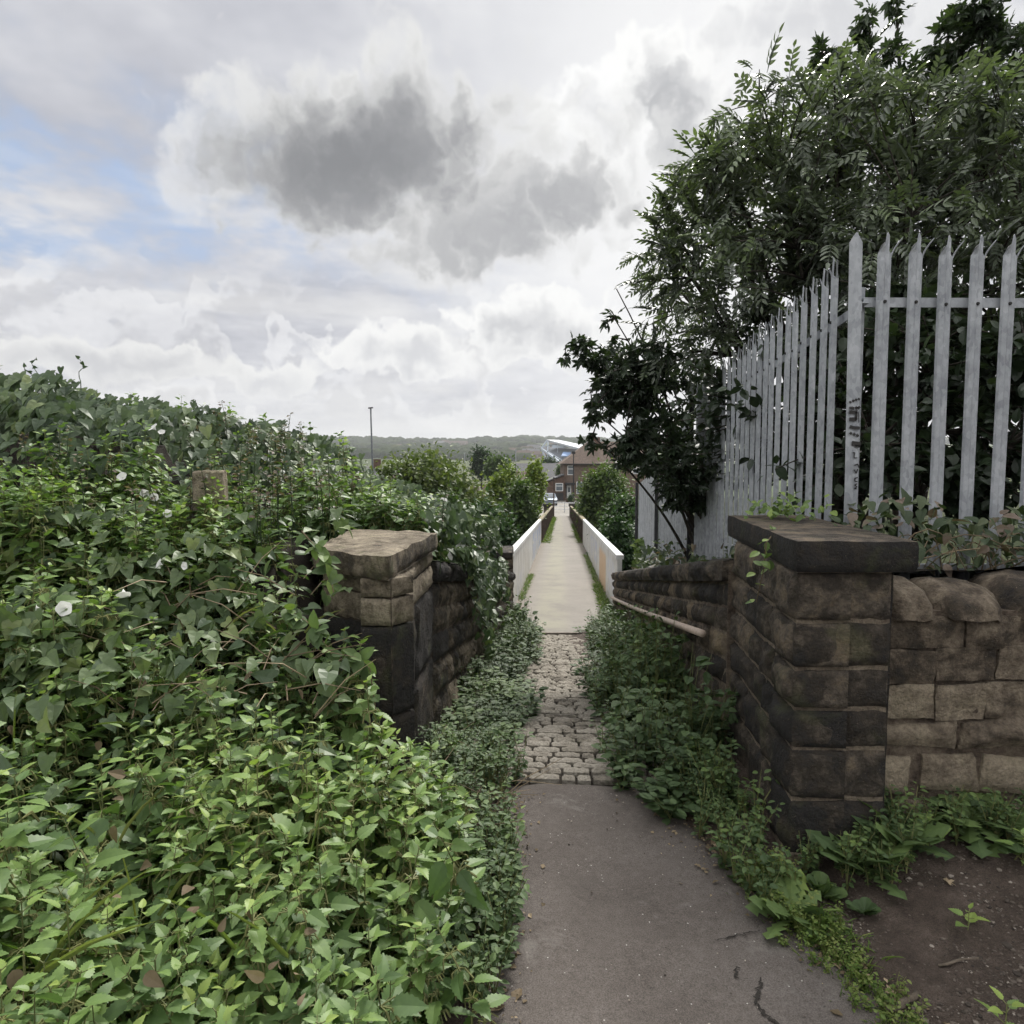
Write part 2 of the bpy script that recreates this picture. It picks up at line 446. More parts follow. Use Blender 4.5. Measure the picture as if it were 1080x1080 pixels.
    # overhead and behind the camera: unseen overcast, made brighter to light the ground
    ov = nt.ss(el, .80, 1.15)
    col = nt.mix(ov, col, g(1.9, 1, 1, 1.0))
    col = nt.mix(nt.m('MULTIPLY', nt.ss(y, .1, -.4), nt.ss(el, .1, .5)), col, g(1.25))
    col = nt.mix(nt.ss(z, -.02, -.12), col, g(.12, .9, 1, .7))
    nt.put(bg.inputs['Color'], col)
build_world()
for n in scene.world.node_tree.nodes:
    if n.bl_idname == 'ShaderNodeMix': n.clamp_result = False; n.clamp_factor = True
sd = bpy.data.lights.new('sun', 'SUN'); sd.energy = 3.6; sd.angle = R(10); sd.color = (1, .96, .9)
so = bpy.data.objects.new('sun', sd); COL.objects.link(so)
so.rotation_euler = (-(R(90) - SUN_EL), 0, -SUN_AZ)
# rotate about x then z so that the lamp looks down from azimuth SUN_AZ
dv = -Vector((math.sin(SUN_AZ) * math.cos(SUN_EL), math.cos(SUN_AZ) * math.cos(SUN_EL), math.sin(SUN_EL)))
so.rotation_euler = dv.to_track_quat('-Z', 'Y').to_euler()

# ------------------------------------------------------------------ terrain
def G(X, Y):
    X = np.asarray(X, float); Y = np.asarray(Y, float)
    b = np.interp(Y, [-60, 3.3, 9.8, 11.2, 14, 17, 62, 68, 73, 90, 106, 140, 250, 450, 600, 1000, 1600, 2200, 3500],
                  [-.06, -.06, -1.0, -1.3, -2.4, -7, -7.5, -4.6, -4.0, -3.62, -3.55, -6, -25, -21, -4, 19, 52, 73, 66])
    far = sstep(180, 900, Y)
    n = noise2(X + 999, Y, 1 / 420., 5, 4) - .5
    b = b + far * n * 26 * sstep(100, 1600, Y)
    side = np.clip(np.abs(X - midX(Y)) - 10, 0, 400)
    return b + sstep(0, 90, Y) * 0.0 * side
def spaced(a, b, n, p):
    t = np.linspace(-1, 1, n) if a < 0 else np.linspace(0, 1, n)
    return np.sign(t) * np.abs(t) ** p * max(abs(a), abs(b))
xs = spaced(-3200, 3200, 181, 3.2)
ys = np.concatenate([np.linspace(-60, 0, 8)[:-1], np.linspace(0, 20, 60), np.linspace(20, 120, 70)[1:], 120 + 3380 * np.linspace(0, 1, 90)[1:] ** 1.8])
XX, YY = np.meshgrid(xs, ys)
mb = MB(); mb.grid(np.stack([XX.ravel(), YY.ravel(), G(XX, YY).ravel()], 1), len(xs), len(ys))
m_, nt_, b_ = mat_new('terrain')
pos = P(nt_)
sepp = nt_.new('ShaderNodeSeparateXYZ'); nt_.put(sepp.inputs[0], pos)
fld = nt_.new('ShaderNodeTexVoronoi'); nt_.put(fld.inputs['Vector'], nt_.vm('MULTIPLY', nt_.vm('ADD', pos, nt_.vm('SCALE', nt_.noise(pos, .006, 3, .5, True), scale=60)), (.0055, .0034, 0))); fld.inputs['Scale'].default_value = 1
sc_ = nt_.new('ShaderNodeSeparateColor'); nt_.put(sc_.inputs[0], fld.outputs['Color'])
fc = nt_.ramp(sc_.outputs[0], [(.0, (.045, .06, .03)), (.25, (.085, .12, .04)), (.45, (.11, .095, .06)), (.6, (.04, .052, .025)), (.8, (.085, .12, .038)), (1, (.09, .08, .052))])
fc = nt_.mix(nt_.ss(nt_.noise(pos, .05, 5, .6), .4, .65), fc, (.055, .07, .035))
nearc = nt_.ramp(nt_.noise(pos, 2.5, 6, .65), [(.35, (.02, .024, .012)), (.6, (.05, .06, .026))])
nt_.put(b_.inputs['Base Color'], nt_.mix(nt_.ss(sepp.outputs[1], 130, 300), nearc, fc))
b_.inputs['Roughness'].default_value = 1; b_.inputs['Specular IOR Level'].default_value = .1
struct('ground', mb, m_, 'valley floor and hills reaching to the skyline', 'ground', True)

# near soil
def tarR(Y): return np.interp(Y, [-3, 0.4, 1.85, 2.35, 2.7, 3.02, 3.3, 3.6], [2.1, 1.82, 1.19, .99, .86, .77, .70, .70])
def tarL(Y): return np.interp(Y, [-3, .5, 1.85, 3.3], [-.45, -.34, -.07, .01])
def soilz(X, Y):
    X = np.asarray(X, float); Y = np.asarray(Y, float)
    wob = (noise2(X, Y, 6, 21, 3) - .5) * .12
    outR = sstep(-.05, .10, X - tarR(Y) + wob); outL = sstep(-.05, .08, tarL(Y) - X + wob)
    o = np.maximum(outR, outL)
    bump = (noise2(X, Y, 9, 4, 4) - .5) * .06
    z = -.03 + o * (.045 + bump)
    z = z + sstep(.2, 1.6, X - tarR(Y)) * .05 + sstep(2.0, 2.75, Y) * sstep(.15, .6, X - tarR(Y)) * .09
    z = z + sstep(.3, 1.6, tarL(Y) - X) * .08
    return z + np.where(Y > 3.3, np.minimum(0, pathz(Y) + .0), 0)
xs = np.concatenate([np.linspace(-7, -1.2, 50), np.linspace(-1.2, 2.6, 130)[1:], np.linspace(2.6, 7, 40)[1:]])
ys = np.concatenate([np.linspace(-4, 1, 20), np.linspace(1, 3.5, 90)[1:], np.linspace(3.5, 10.0, 60)[1:]])
XX, YY = np.meshgrid(xs, ys)
mb = MB(); mb.grid(np.stack([XX.ravel(), YY.ravel(), soilz(XX, YY).ravel()], 1), len(xs), len(ys))
struct('soil', mb, M['soil'], 'bare stony earth beside the tarmac path', 'soil', True)

# tarmac path
n_y, n_x = 120, 40
V = []
for j in range(n_y):
    Y = -3 + 6.33 * j / (n_y - 1)
    for i in range(n_x):
        t = i / (n_x - 1)
        a, b2 = tarL(Y) - .06, tarR(Y) + .02
        X = a + (b2 - a) * t
        V.append((X, Y, 0))
V = np.array(V)
edge = (noise2(V[:, 0], V[:, 1], 7, 9, 4) - .5) * .16
tt = np.tile(np.linspace(-1, 1, n_x), n_y)
V[:, 0] += edge * np.abs(tt) ** 3
V[:, 2] = (noise2(V[:, 0], V[:, 1], 2.5, 31, 3) - .5) * .018 - .02 * np.abs(tt) ** 8
V[-n_x:, 2] = -.01; V[-n_x:, 1] += (noise2(V[-n_x:, 0], V[-n_x:, 0] * 0, 5, 3, 2) - .5) * .12
mb = MB(); mb.grid(V, n_x, n_y)
tar = struct('path', mb, M['tarmac'], 'worn grey tarmac path in the foreground', 'path', True)
def crack(pts, w):
    mb = MB()
    pts = [at(px, py, 1)[:] for px, py in pts]
    P3 = []
    for p in pts:
        d = p - np.array([0, 0, CAM_Z]); k = (CAM_Z - .012) / -d[2]
        P3.append(np.array([d[0] * k, d[1] * k, .012]))
    dense = []
    for a, b in zip(P3[:-1], P3[1:]):
        for t in np.linspace(0, 1, 9)[:-1]:
            q = a + (b - a) * t; q = q + np.array([random.gauss(0, .006), random.gauss(0, .006), 0]); dense.append(q)
    dense.append(P3[-1])
    n = len(dense); V = []
    for i, q in enumerate(dense):
        d = dense[min(i + 1, n - 1)] - dense[max(i - 1, 0)]; d /= np.linalg.norm(d) + 1e-9
        s = np.array([-d[1], d[0], 0]) * w * random.uniform(.3, 1) * math.sin(math.pi * (i + .5) / n) ** .4
        V += [q - s, q + s]
    V = np.array(V); V[:, 2] = (noise2(V[:, 0], V[:, 1], 2.5, 31, 3) - .5) * .018 + .005
    mb.add(V, [np.array([(2*i, 2*i+1, 2*i+3, 2*i+2) for i in range(n - 1)])])
    obj('crack', mb, M['crack'], tar, keep=True)
crack([(803, 1030), (800, 1046), (797, 1056), (810, 1068), (826, 1090)], .008)
crack([(776, 1017), (780, 1030)], .005)
crack([(752, 990), (778, 983), (800, 978)], .004)

# cobbled path: rows of setts, joints filled with earth
def rounded_block(mb, c, ux, uy, w, l, h, tint, nx=9, ny=5):
    """sett: a domed rectangle; ux along the row, uy along the path"""
    u = np.linspace(-1, 1, nx); v = np.linspace(-1, 1, ny)
    uu, vv = np.meshgrid(u, v)
    sq = np.clip(np.abs(uu) ** 12 + np.abs(vv) ** 7, 0, 1)
    top = h * (1 - .55 * sq) + .003 * rng.standard_normal(uu.shape) * (1 - sq)
    rr = 1 - .045 * (np.abs(uu * vv) ** 2)
    jit = 1 + .012 * rng.standard_normal(uu.shape)
    Vt = c[None] + (uu * rr * jit * w / 2).ravel()[:, None] * ux + (vv * rr * l / 2 * (1 + .06 * rng.standard_normal())).ravel()[:, None] * uy
    Vt[:, 2] += top.ravel()
    mb.grid(Vt, nx, ny, 0, tint)
    ring = list(range(nx)) + [nx * j + nx - 1 for j in range(1, ny)] + [nx * (ny - 1) + i for i in range(nx - 2, -1, -1)] + [nx * j for j in range(ny - 2, 0, -1)]
    Vr = Vt[ring]; Vb = Vr.copy(); Vb[:, 2] = c[2] - .05
    k = len(ring)
    mb.add(np.vstack([Vr, Vb]), [np.array([(i, i + k, (i + 1) % k + k, (i + 1) % k) for i in range(k)])], 0, tint)
mb = MB()
Y = 3.36
ux = np.array([1, -.072, 0]) / math.hypot(1, .072)
while Y < 9.86:
    l = rng.uniform(.088, .114)
    if rng.random() < .10: l = .12
    X = midX(Y) - .85 + rng.uniform(0, .15)
    while X < midX(Y) + .85:
        w = rng.uniform(.12, .24) if rng.random() < .85 else .08
        yy = Y + l / 2 - .072 * (X + w / 2 - midX(Y)) * 1.0 + rng.normal(0, .004)
        z = pathz(yy) - .001 + rng.normal(0, .003)
        ang = rng.normal(0, .012)
        u2 = np.array([math.cos(ang), math.sin(ang) - .072, 0]); v2 = np.array([-u2[1], u2[0], -.135])
        rounded_block(mb, np.array([X + w / 2, yy, z]), u2, v2, w - .012, l - .030, .022, np.clip(rng.normal(.66, .13), .3, .95))
        X += w
    Y += l
cob = struct('cobbled_path', mb, M['sett'], 'sloping strip of worn stone setts between the weeds', 'cobbles', True)
mb = MB()
yy = np.linspace(3.25, 9.85, 50); V = []
for Y in yy:
    for o in np.linspace(-1.0, 1.0, 12): V.append((midX(Y) + o, Y, pathz(Y) - .012 + rng.normal(0, .004)))
mb.grid(V, 12, 50)
mo = obj('earth_joint', mb, M['soil_dark'], cob, keep=True, smooth=True)

# ------------------------------------------------------------------ stonework
def stone_quad(mb, q, nrm, depth=.06, bulge=.02, rough=.02, gap=.006, tint=.5, edge=.035, cell=.035, mat=0):
    """q: 4 corners bl, br, tr, tl of the face; a block with a rock-faced front"""
    q = [np.asarray(p, float) for p in q]; nrm = np.asarray(nrm, float); nrm = nrm / np.linalg.norm(nrm)
    W = np.linalg.norm(q[1] - q[0]); H = np.linalg.norm(q[3] - q[0])
    nx = int(np.clip(W / cell, 3, 26)) + 1; ny = int(np.clip(H / cell, 3, 20)) + 1
    gu, gv = gap / W, gap / H
    u = np.linspace(gu, 1 - gu, nx); v = np.linspace(gv, 1 - gv, ny)
    uu, vv = np.meshgrid(u, v); uu = uu.ravel(); vv = vv.ravel()
    Pb = ((1-uu)*(1-vv))[:, None]*q[0] + (uu*(1-vv))[:, None]*q[1] + (uu*vv)[:, None]*q[2] + ((1-uu)*vv)[:, None]*q[3]
    e = np.minimum(np.minimum(uu - gu, 1 - gu - uu) * W, np.minimum(vv - gv, 1 - gv - vv) * H)
    prof = sstep(-.004, edge, e)
    sd_ = rng.integers(0, 9999)
    n1 = fbm(Pb * 9 + sd_, 3, 4) - .5; n2 = fbm(Pb * 30 + sd_, 8, 3) - .5
    d = prof * (bulge + n1 * rough * 2.2 + n2 * rough * .7)
    Vf = Pb + nrm * d[:, None]
    # ragged arrises
    Vf += ((fbm(Pb * 22 + 5, 5, 2) - .5)[:, None] * (q[1] - q[0]) / W + (fbm(Pb * 25 + 9, 6, 2) - .5)[:, None] * (q[3] - q[0]) / H) * .02 * (1 - prof)[:, None]
    mb.grid(Vf, nx, ny, mat, tint)
    ring = list(range(nx)) + [nx*j + nx-1 for j in range(1, ny)] + [nx*(ny-1)+i for i in range(nx-2, -1, -1)] + [nx*j for j in range(ny-2, 0, -1)]
    k = len(ring); Vr = Vf[ring]; Vb = Pb[ring] - nrm * depth
    mb.add(np.vstack([Vr, Vb]), [np.array([(i, i + k, (i+1) % k + k, (i+1) % k) for i in range(k)])], mat, tint)
def course_run(mb, a, b, nrm, zfun_bot, zfun_top, lens, tfun, **kw):
    """lay stones along the plan line a->b between the two height functions (of 0..1)"""
    a = np.array(a, float); b = np.array(b, float); Lg = np.linalg.norm(b - a); t = 0
    while t < 1 - 1e-6:
        w = rng.uniform(*lens) / Lg
        if t + w > 1 - .4 * lens[0] / Lg: w = 1 - t
        p0 = a + (b - a) * t; p1 = a + (b - a) * (t + w)
        q = [(p0[0], p0[1], zfun_bot(t)), (p1[0], p1[1], zfun_bot(t + w)), (p1[0], p1[1], zfun_top(t + w)), (p0[0], p0[1], zfun_top(t))]
        k = dict(kw); 
        stone_quad(mb, q, nrm, tint=tfun(), **k)
        t += w
def rn(m, s): return lambda: float(np.clip(rng.normal(m, s), .02, .98))
NR = np.array([-1, .072, 0]) / math.hypot(1, .072)     # right wall faces the path
NL = -NR

# right wing wall
YA, YB = 3.7, 11.6
wr = thing('stone_wall', 'sloping rock-faced stone wall with coping running down the right side of the cobbles', 'wall', (wallR(7), 7, pathz(7)))
def rtop(t): return 1.09 - .1685 * (YB - YA) * t
hs = [.135, .135, .14, .15, .15, .16, .17, .18, .2]
mb = MB(); mcap = MB()
off = 0
for ci, h in enumerate(hs):
    zt = (lambda o: (lambda t: rtop(t) - o))(off); zb = (lambda o: (lambda t: rtop(t) - o))(off + h)
    st = .035 if ci == 0 else 0
    ln = (.32, .6) if ci == 0 else (.17, .36)
    a = np.array([wallR(YA) - st, YA]); b = np.array([wallR(YB) - st, YB])
    course_run(mcap if ci == 0 else mb, b, a, NR, lambda t, f=zb: f(1 - t), lambda t, f=zt: f(1 - t), ln, rn(.36 if ci < 2 else .55, .15), bulge=.022, rough=.045, edge=.035, depth=.1, gap=.009)
    off += h
core = MB()
V = []
for Y in (YA, YB):
    t = (Y - YA) / (YB - YA)
    for o, z in ((.001, rtop(t) - 1.5), (.4, rtop(t) - 1.5), (.4, rtop(t) - .03), (.001, rtop(t) - .03)):
        V.append((wallR(Y) + o, Y, z))
core.add(V, [np.array([(0,1,2,3),(7,6,5,4),(0,4,5,1),(1,5,6,2),(2,6,7,3),(3,7,4,0)])], 0, .6)
obj('masonry', mb, M['stone'], wr, True); obj('mortar_core', core, M['mortar'], wr)
# coping with a top face
V = []; n = 60
for i in range(n):
    t = i / (n - 1); Y = YA + (YB - YA) * t
    for k, o in enumerate(np.linspace(-.03, .36, 7)):
        V.append((wallR(Y) + o, Y, rtop(t) + .012 * math.sin(k / 6 * math.pi) + rng.normal(0, .006) - (.02 if k in (0,) else 0)))
mcap.grid(V, 7, n, 0, .3)
obj('coping', mcap, M['stone'], wr, True)

# handrail on the right wall
hr = thing('handrail', 'pale round handrail pole fixed along the right stone wall', 'handrail', at(753, 668, 4.0))
mb = MB()
p0 = at(653, 630, 11.2); p1 = at(753, 668, 4.02)
p0[0] = wallR(p0[1]) - .07; p1[0] = wallR(p1[1]) - .07
pts = [p0 + (p1 - p0) * t for t in np.linspace(0, 1, 8)]
pts = np.array(pts); pts[:, 2] -= .02 * np.sin(np.linspace(0, math.pi, 8))
mb.tube(pts, .024, 8)
obj('pole', mb, mat_plain('faded_paint', (.42, .34, .28), .6, .2, 30), hr, True)
for t in (.1, .4, .7, .95):
    mb = MB(); q = p0 + (p1 - p0) * t; mb.tube([q + np.array([0, 0, -.03]), q + np.array([.09, 0, -.05])], .01, 6)
    obj('bracket', mb, M['crack'], hr)

# right pier
def pier_face(mb, a, b, nrm, courses, z0, tf, **kw):
    z = z0
    for h, cuts in courses:
        ts = [0] + cuts + [1]
        for t0, t1 in zip(ts[:-1], ts[1:]):
            p0 = np.array(a) + (np.array(b) - np.array(a)) * t0; p1 = np.array(a) + (np.array(b) - np.array(a)) * t1
            tt_ = tf(z)
            stone_quad(mb, [(*p0, z), (*p1, z), (*p1, z + h), (*p0, z + h)], nrm, tint=tt_, **kw)
        z += h
    return z
rp = thing('stone_pier', 'soot-blackened square stone pier with a thick flat slab cap, right of the path', 'pier', (1.3, 2.9, 0))
A = (1.11, 2.63); B = (1.485, 2.63); D = (1.225, 3.72)
mb = MB()
crs = [(.23, []), (.215, []), (.175, [.5]), (.175, [.0 + .48]), (.185, []), (.19, [.5])]
crs_f = [(.235, []), (.205, []), (.16, [.53]), (.165, []), (.185, [.49]), (.20, [])]
zt = pier_face(mb, (A[0] - .012, A[1]), B, (0, -1, 0), crs_f, .04, lambda z: rng.normal(.47 if z > .1 else .32, .11) - (.12 if z > .9 else 0), bulge=.016, rough=.024, edge=.026, depth=.2, gap=.009, cell=.02)
crs_s = [(.235, []), (.205, [.33]), (.16, [.62]), (.165, [.4, .75]), (.185, [.3, .7]), (.20, [.45])]
pier_face(mb, D, (A[0], A[1] - .012), (-1, .1, 0), crs_s, .04, lambda z: rng.normal(.49 if z > .1 else .34, .12), bulge=.022, rough=.034, edge=.03, depth=.2, gap=.009, cell=.026)
pier_face(mb, B, (1.6, 3.7), (1, 0, 0), [(zt - .04, [])], .04, lambda z: .3, bulge=.0, rough=.0, depth=.05)
obj('masonry', mb, M['stone'], rp, True)
mb = MB(); mb.prism([(A[0] + .001, A[1] + .001), (B[0] - .01, B[1] + .001), (1.59, 3.69), (D[0] + .001, D[1] - .02)], -.3, zt - .005, 0, .3)
mb.prism([(A[0] - .02, A[1] - .02), (B[0] + .02, B[1] - .02), (1.6, 3.7), (D[0] - .02, D[1])], -.3, .055, 0, .2)
mb.t = [t * 0 + .78 for t in mb.t]; obj('mortar_core', mb, M['mortar'], rp)
def slab(name, poly, z0, z1, mat, parent, t_top, t_side, rough=.012, seed=0):
    """weathered slab: subdivided top and sides"""
    mb = MB(); poly = [np.array(p, float) for p in poly]
    n = 16; uu, vv = np.meshgrid(np.linspace(0, 1, n), np.linspace(0, 1, n)); uu = uu.ravel(); vv = vv.ravel()
    T = ((1-uu)*(1-vv))[:, None]*poly[0] + (uu*(1-vv))[:, None]*poly[1] + (uu*vv)[:, None]*poly[2] + ((1-uu)*vv)[:, None]*poly[3]
    e = np.minimum(np.minimum(uu, 1-uu), np.minimum(vv, 1-vv))
    nz = (fbm(np.c_[T * 8, np.full(len(T), 1.)], seed, 4) - .5)
    Z = z1 + nz * rough * 1.8 - .5 * rough * (e < .02) * (.6 + rng.random(len(T)))
    cen = sum(poly) / 4
    Tn = T + ((fbm(np.c_[T * 16, np.full(len(T), 9.)], seed + 2, 3) - .5) * rough * 1.6 * (e < .02))[:, None]
    V = np.c_[Tn, Z]
    mb.grid(V, n, n, 0, t_top)
    ring = list(range(n)) + [n*j+n-1 for j in range(1, n)] + [n*(n-1)+i for i in range(n-2, -1, -1)] + [n*j for j in range(n-2, 0, -1)]
    k = len(ring); lv = 5; Vs = []
    for li in range(lv + 1):
        f = li / lv
        r_ = V[ring].copy(); r_[:, 2] = r_[:, 2] * (1 - f) + z0 * f
        if 0 < li:
            dirn = r_[:, :2] - cen; dirn /= np.linalg.norm(dirn, axis=1)[:, None]
            r_[:, :2] += dirn * (((fbm(np.c_[r_ * 14], seed + 5, 4) - .5) * rough * 3.0) + (.006 if li < lv else -.008))[:, None]
        Vs.append(r_)
    Fs = [np.array([(l*k+i, (l+1)*k+i, (l+1)*k+(i+1) % k, l*k+(i+1) % k) for l in range(lv) for i in range(k)])]
    mb.add(np.vstack(Vs), Fs, 0, t_side)
    mb.add(np.c_[np.array([V[i, :2] for i in (0, n-1, n*n-1, n*(n-1))]), np.full(4, z0)], [np.array([(3, 2, 1, 0)])], 0, t_side)
    return obj(name, mb, mat, parent, True)
slab('cap_slab', [(1.09, 2.59), (1.545, 2.585), (1.69, 3.95), (1.255, 3.95)], zt, zt + .12, M['stone'], rp, .62, .2, .005, 3)

# front rubble wall to the right
fw = thing('rubble_wall', 'low eroded sandstone wall with rounded top stones right of the black pier', 'wall', (2.6, 2.9, .1))
mb = MB()
x0, x1, yf = 1.5, 4.6, 2.78
rows = [(.10, (.2, .3)), (.12, (.22, .32)), (.205, (.14, .26)), (.13, (.26, .42)), (.16, (.2, .35)), (.15, (.22, .4)), (.14, (.3, .5))]
z = -.02
for ri, (h, ln) in enumerate(rows):
    X = x0 + .01
    while X < x1:
        w = rng.uniform(*ln); 
        if X + w > x1 - .08: w = x1 - X
        hh = h * rng.uniform(.93, 1.0)
        smooth_rows = ri >= 4
        dz = rng.normal(0, .006)
        j = (lambda: rng.normal(0, .005 if smooth_rows else .017))
        stone_quad(mb, [(X + j(), yf, z + dz + j()), (X + w + j(), yf, z + dz + j()), (X + w + j(), yf, z + hh + dz + j()), (X + j(), yf, z + hh + dz + j())], (0, -1, 0),
                   bulge=.004 if smooth_rows else rng.uniform(.02, .05), rough=.03 if smooth_rows else .03, gap=.003 if smooth_rows else .010, edge=.02 if smooth_rows else .05,
                   depth=.12, tint=np.clip(rng.normal([.6, .66, .82, .76, .68, .58, .4][ri], .08), 0, 1), cell=.022)
        X += w
    z += h
zc = z
obj('masonry', mb, M['rubble'], fw, True)
mb = MB(); mb.box(x0, x1, yf + .012, yf + .34, -.3, zc + .01, 0, .5)
obj('mortar_core', mb, M['mortar'], fw)
# rounded top stones
mb = MB(); X = x0 + .03
while X < x1:
    w = rng.uniform(.2, .42)
    nu, nv = 18, 12
    h = rng.uniform(.13, .19); sd_ = rng.integers(999)
    V = []
    for j in range(nv):
        a = math.pi * (j / (nv - 1)) 
        for i in range(nu):
            u = i / (nu - 1) * 2 - 1
            rr = (1 - abs(u) ** 5 * .5)
            V.append((X + w / 2 + u * w / 2 * .985, yf + .19 - math.cos(a) * .235 * rr, zc - .02 + math.sin(a) ** .7 * h * rr))
    V = np.array(V); nn = (fbm(V * 9 + sd_, 2, 4) - .5); n3_ = (fbm(V * 30 + sd_, 4, 3) - .5)
    V[:, 1] -= nn * .06 + n3_ * .02; V[:, 2] += nn * .05 + n3_ * .02
    mb.grid(V, nu, nv, 0, np.clip(rng.normal(.46, .1), 0, 1), True)
    X += w
obj('coping', mb, M['rubble'], fw, True)

# left pier
lp = thing('stone_pier', 'squat pale sandstone pier with worn thick cap, half buried in nettles', 'pier', (-.75, 3.6, 0))
LA = (-.60 + .03, 3.19); LB = (wallL(4.28), 4.28); LD = (-.98, 3.50)
mb = MB(); mpale = MB()
def lface(a, b, nrm, courses, z0=-.05):
    z = z0
    for h, cuts, tone, pale in courses:
        ts = [0] + cuts + [1]
        for t0, t1 in zip(ts[:-1], ts[1:]):
            p0 = np.array(a) + (np.array(b) - np.array(a)) * t0; p1 = np.array(a) + (np.array(b) - np.array(a)) * t1
            stone_quad(mpale if pale else mb, [(*p0, z), (*p1, z), (*p1, z + h), (*p0, z + h)], nrm, tint=np.clip(rng.normal(tone, .05), 0, 1), bulge=.014, rough=.016, edge=.025, depth=.15)
        z += h
    return z
cl = [(.44, [.45], .26, False), (.44, [.5], .23, False), (.14, [.7], .72, True), (.095, [.62], .6, True)]
zl = lface(LA, LB, NL, cl)
nf = np.array([LA[1] - LD[1], -(LA[0] - LD[0]), 0]); nf = nf / np.linalg.norm(nf)
if nf[1] > 0: nf = -nf
lface(LD, LA, nf, [(.44, [], .24, False), (.44, [], .2, False), (.14, [], .6, True), (.095, [], .6, True)])
obj('masonry', mb, M['stone'], lp, True); obj('pale_masonry', mpale, M['stone_l'], lp, True)
mb = MB(); mb.prism([(LA[0] - .001, LA[1] + .002), (LB[0] - .001, LB[1]), (-1.02, 4.4), (LD[0] + .002, LD[1] + .001)], -.4, zl - .004, 0, .3)
obj('mortar_core', mb, M['mortar'], lp)
slab('cap_slab', [(-.575, 3.12), (-.475, 4.31), (-1.06, 4.52), (-1.01, 3.44)], zl, zl + .115, M['stone_l'], lp, .66, .46, .014, 11)

# left wing wall
YA2, YB2 = 4.3, 11.5
wl = thing('stone_wall', 'sloping sooty stone wall overhung by bindweed down the left side of the cobbles', 'wall', (wallL(7), 7, pathz(7)))
def ltop(t): return .99 - .1685 * (YB2 - YA2) * t
mb = MB(); mcap = MB(); off = 0
for ci, h in enumerate([.14, .16, .17, .2, .22, .24, .26]):
    zt_ = (lambda o: (lambda t: ltop(t) - o))(off); zb_ = (lambda o: (lambda t: ltop(t) - o))(off + h)
    st = .03 if ci == 0 else 0
    a = np.array([wallL(YA2) + st, YA2]); b = np.array([wallL(YB2) + st, YB2])
    course_run(mcap if ci == 0 else mb, a, b, NL, zb_, zt_, (.5, .9) if ci in (0, 3) else (.2, .5), rn([.15, .42, .4, .12, .45, .4, .35][ci], .16), bulge=.024, rough=.04, edge=.035, depth=.1, gap=.009)
    off += h
obj('masonry', mb, M['stone_l'], wl, True)
core = MB(); V = []
for Y in (YA2, YB2):
    t = (Y - YA2) / (YB2 - YA2)
    for o, z in ((-.4, ltop(t) - 1.6), (-.001, ltop(t) - 1.6), (-.001, ltop(t) - .03), (-.4, ltop(t) - .03)):
        V.append((wallL(Y) + o, Y, z))
core.add(V, [np.array([(0,1,2,3),(7,6,5,4),(0,4,5,1),(1,5,6,2),(2,6,7,3),(3,7,4,0)])], 0, .4)
obj('mortar_core', core, M['mortar'], wl)
V = []
for i in range(n := 50):
    t = i / (n - 1); Y = YA2 + (YB2 - YA2) * t
    for k, o in enumerate(np.linspace(.03, -.36, 7)):
        V.append((wallL(Y) + o, Y, ltop(t) + .012 * math.sin(k / 6 * math.pi) + rng.normal(0, .006)))
mcap.grid(V, 7, n, 0, .3, True)
obj('coping', mcap, M['stone'], wl, True)
# wing end block beside the left parapet
ab = thing('stone_abutment', 'stepped stone end block beside the near end of the left white parapet', 'wall', (-.3, 11.9, -1.1))
mb = MB()
z = -1.2
for k, (h, o) in enumerate([(.30, .12), (.28, .08), (.25, .04), (.2, .0), (.19, -.04)]):
    X = -.62
    for w in (.3, .34):
        stone_quad(mb, [(X, 11.45 - o, z), (X + w, 11.45 - o, z), (X + w, 11.45 - o, z + h), (X, 11.45 - o, z + h)], (0, -1, 0), tint=rng.normal(.5, .1), bulge=.04, rough=.05, edge=.05, depth=.5)
        X += w
    z += h
mb.box(-.62, .02, 11.5, 12.3, -1.3, z, 0, .5)
obj('masonry', mb, M['stone_l'], ab, True)
slab('cap_slab', [(-.70, 11.42), (.0, 11.42), (.03, 12.35), (-.70, 12.35)], z + .001, z + .11, M['stone'], ab, .4, .3, .015, 17)

# ------------------------------------------------------------------ banks behind the walls
def bankR(X, Y):
    X = np.asarray(X, float); Y = np.asarray(Y, float)
    z = 1.10 - .17 * (Y - 3.2) + (noise2(X, Y, 3, 51, 3) - .5) * .1 + np.clip(X - 2.5, 0, 6) * .04
    return z - sstep(11, 17, Y) * 6.5
def bankL(X, Y):
    X = np.asarray(X, float); Y = np.asarray(Y, float)
    z = .82 - .15 * (Y - 3.4) + (noise2(X, Y, 3, 52, 3) - .5) * .1
    z = z * sstep(2.5, 3.7, Y)
    z = np.maximum(z, -.05) * (Y < 8) + z * (Y >= 8) - sstep(11, 17, Y) * 6.0
    if X.size == 1 and X < -1.25 and 3.6 < Y < 8: z = max(float(z), float(canopy(X.reshape(1), Y.reshape(1))[0]) - .30 - .5 * float(sstep(7, 8, Y)))  # bank lifted under the bindweed as dark backing for the shade between leaves
    return z
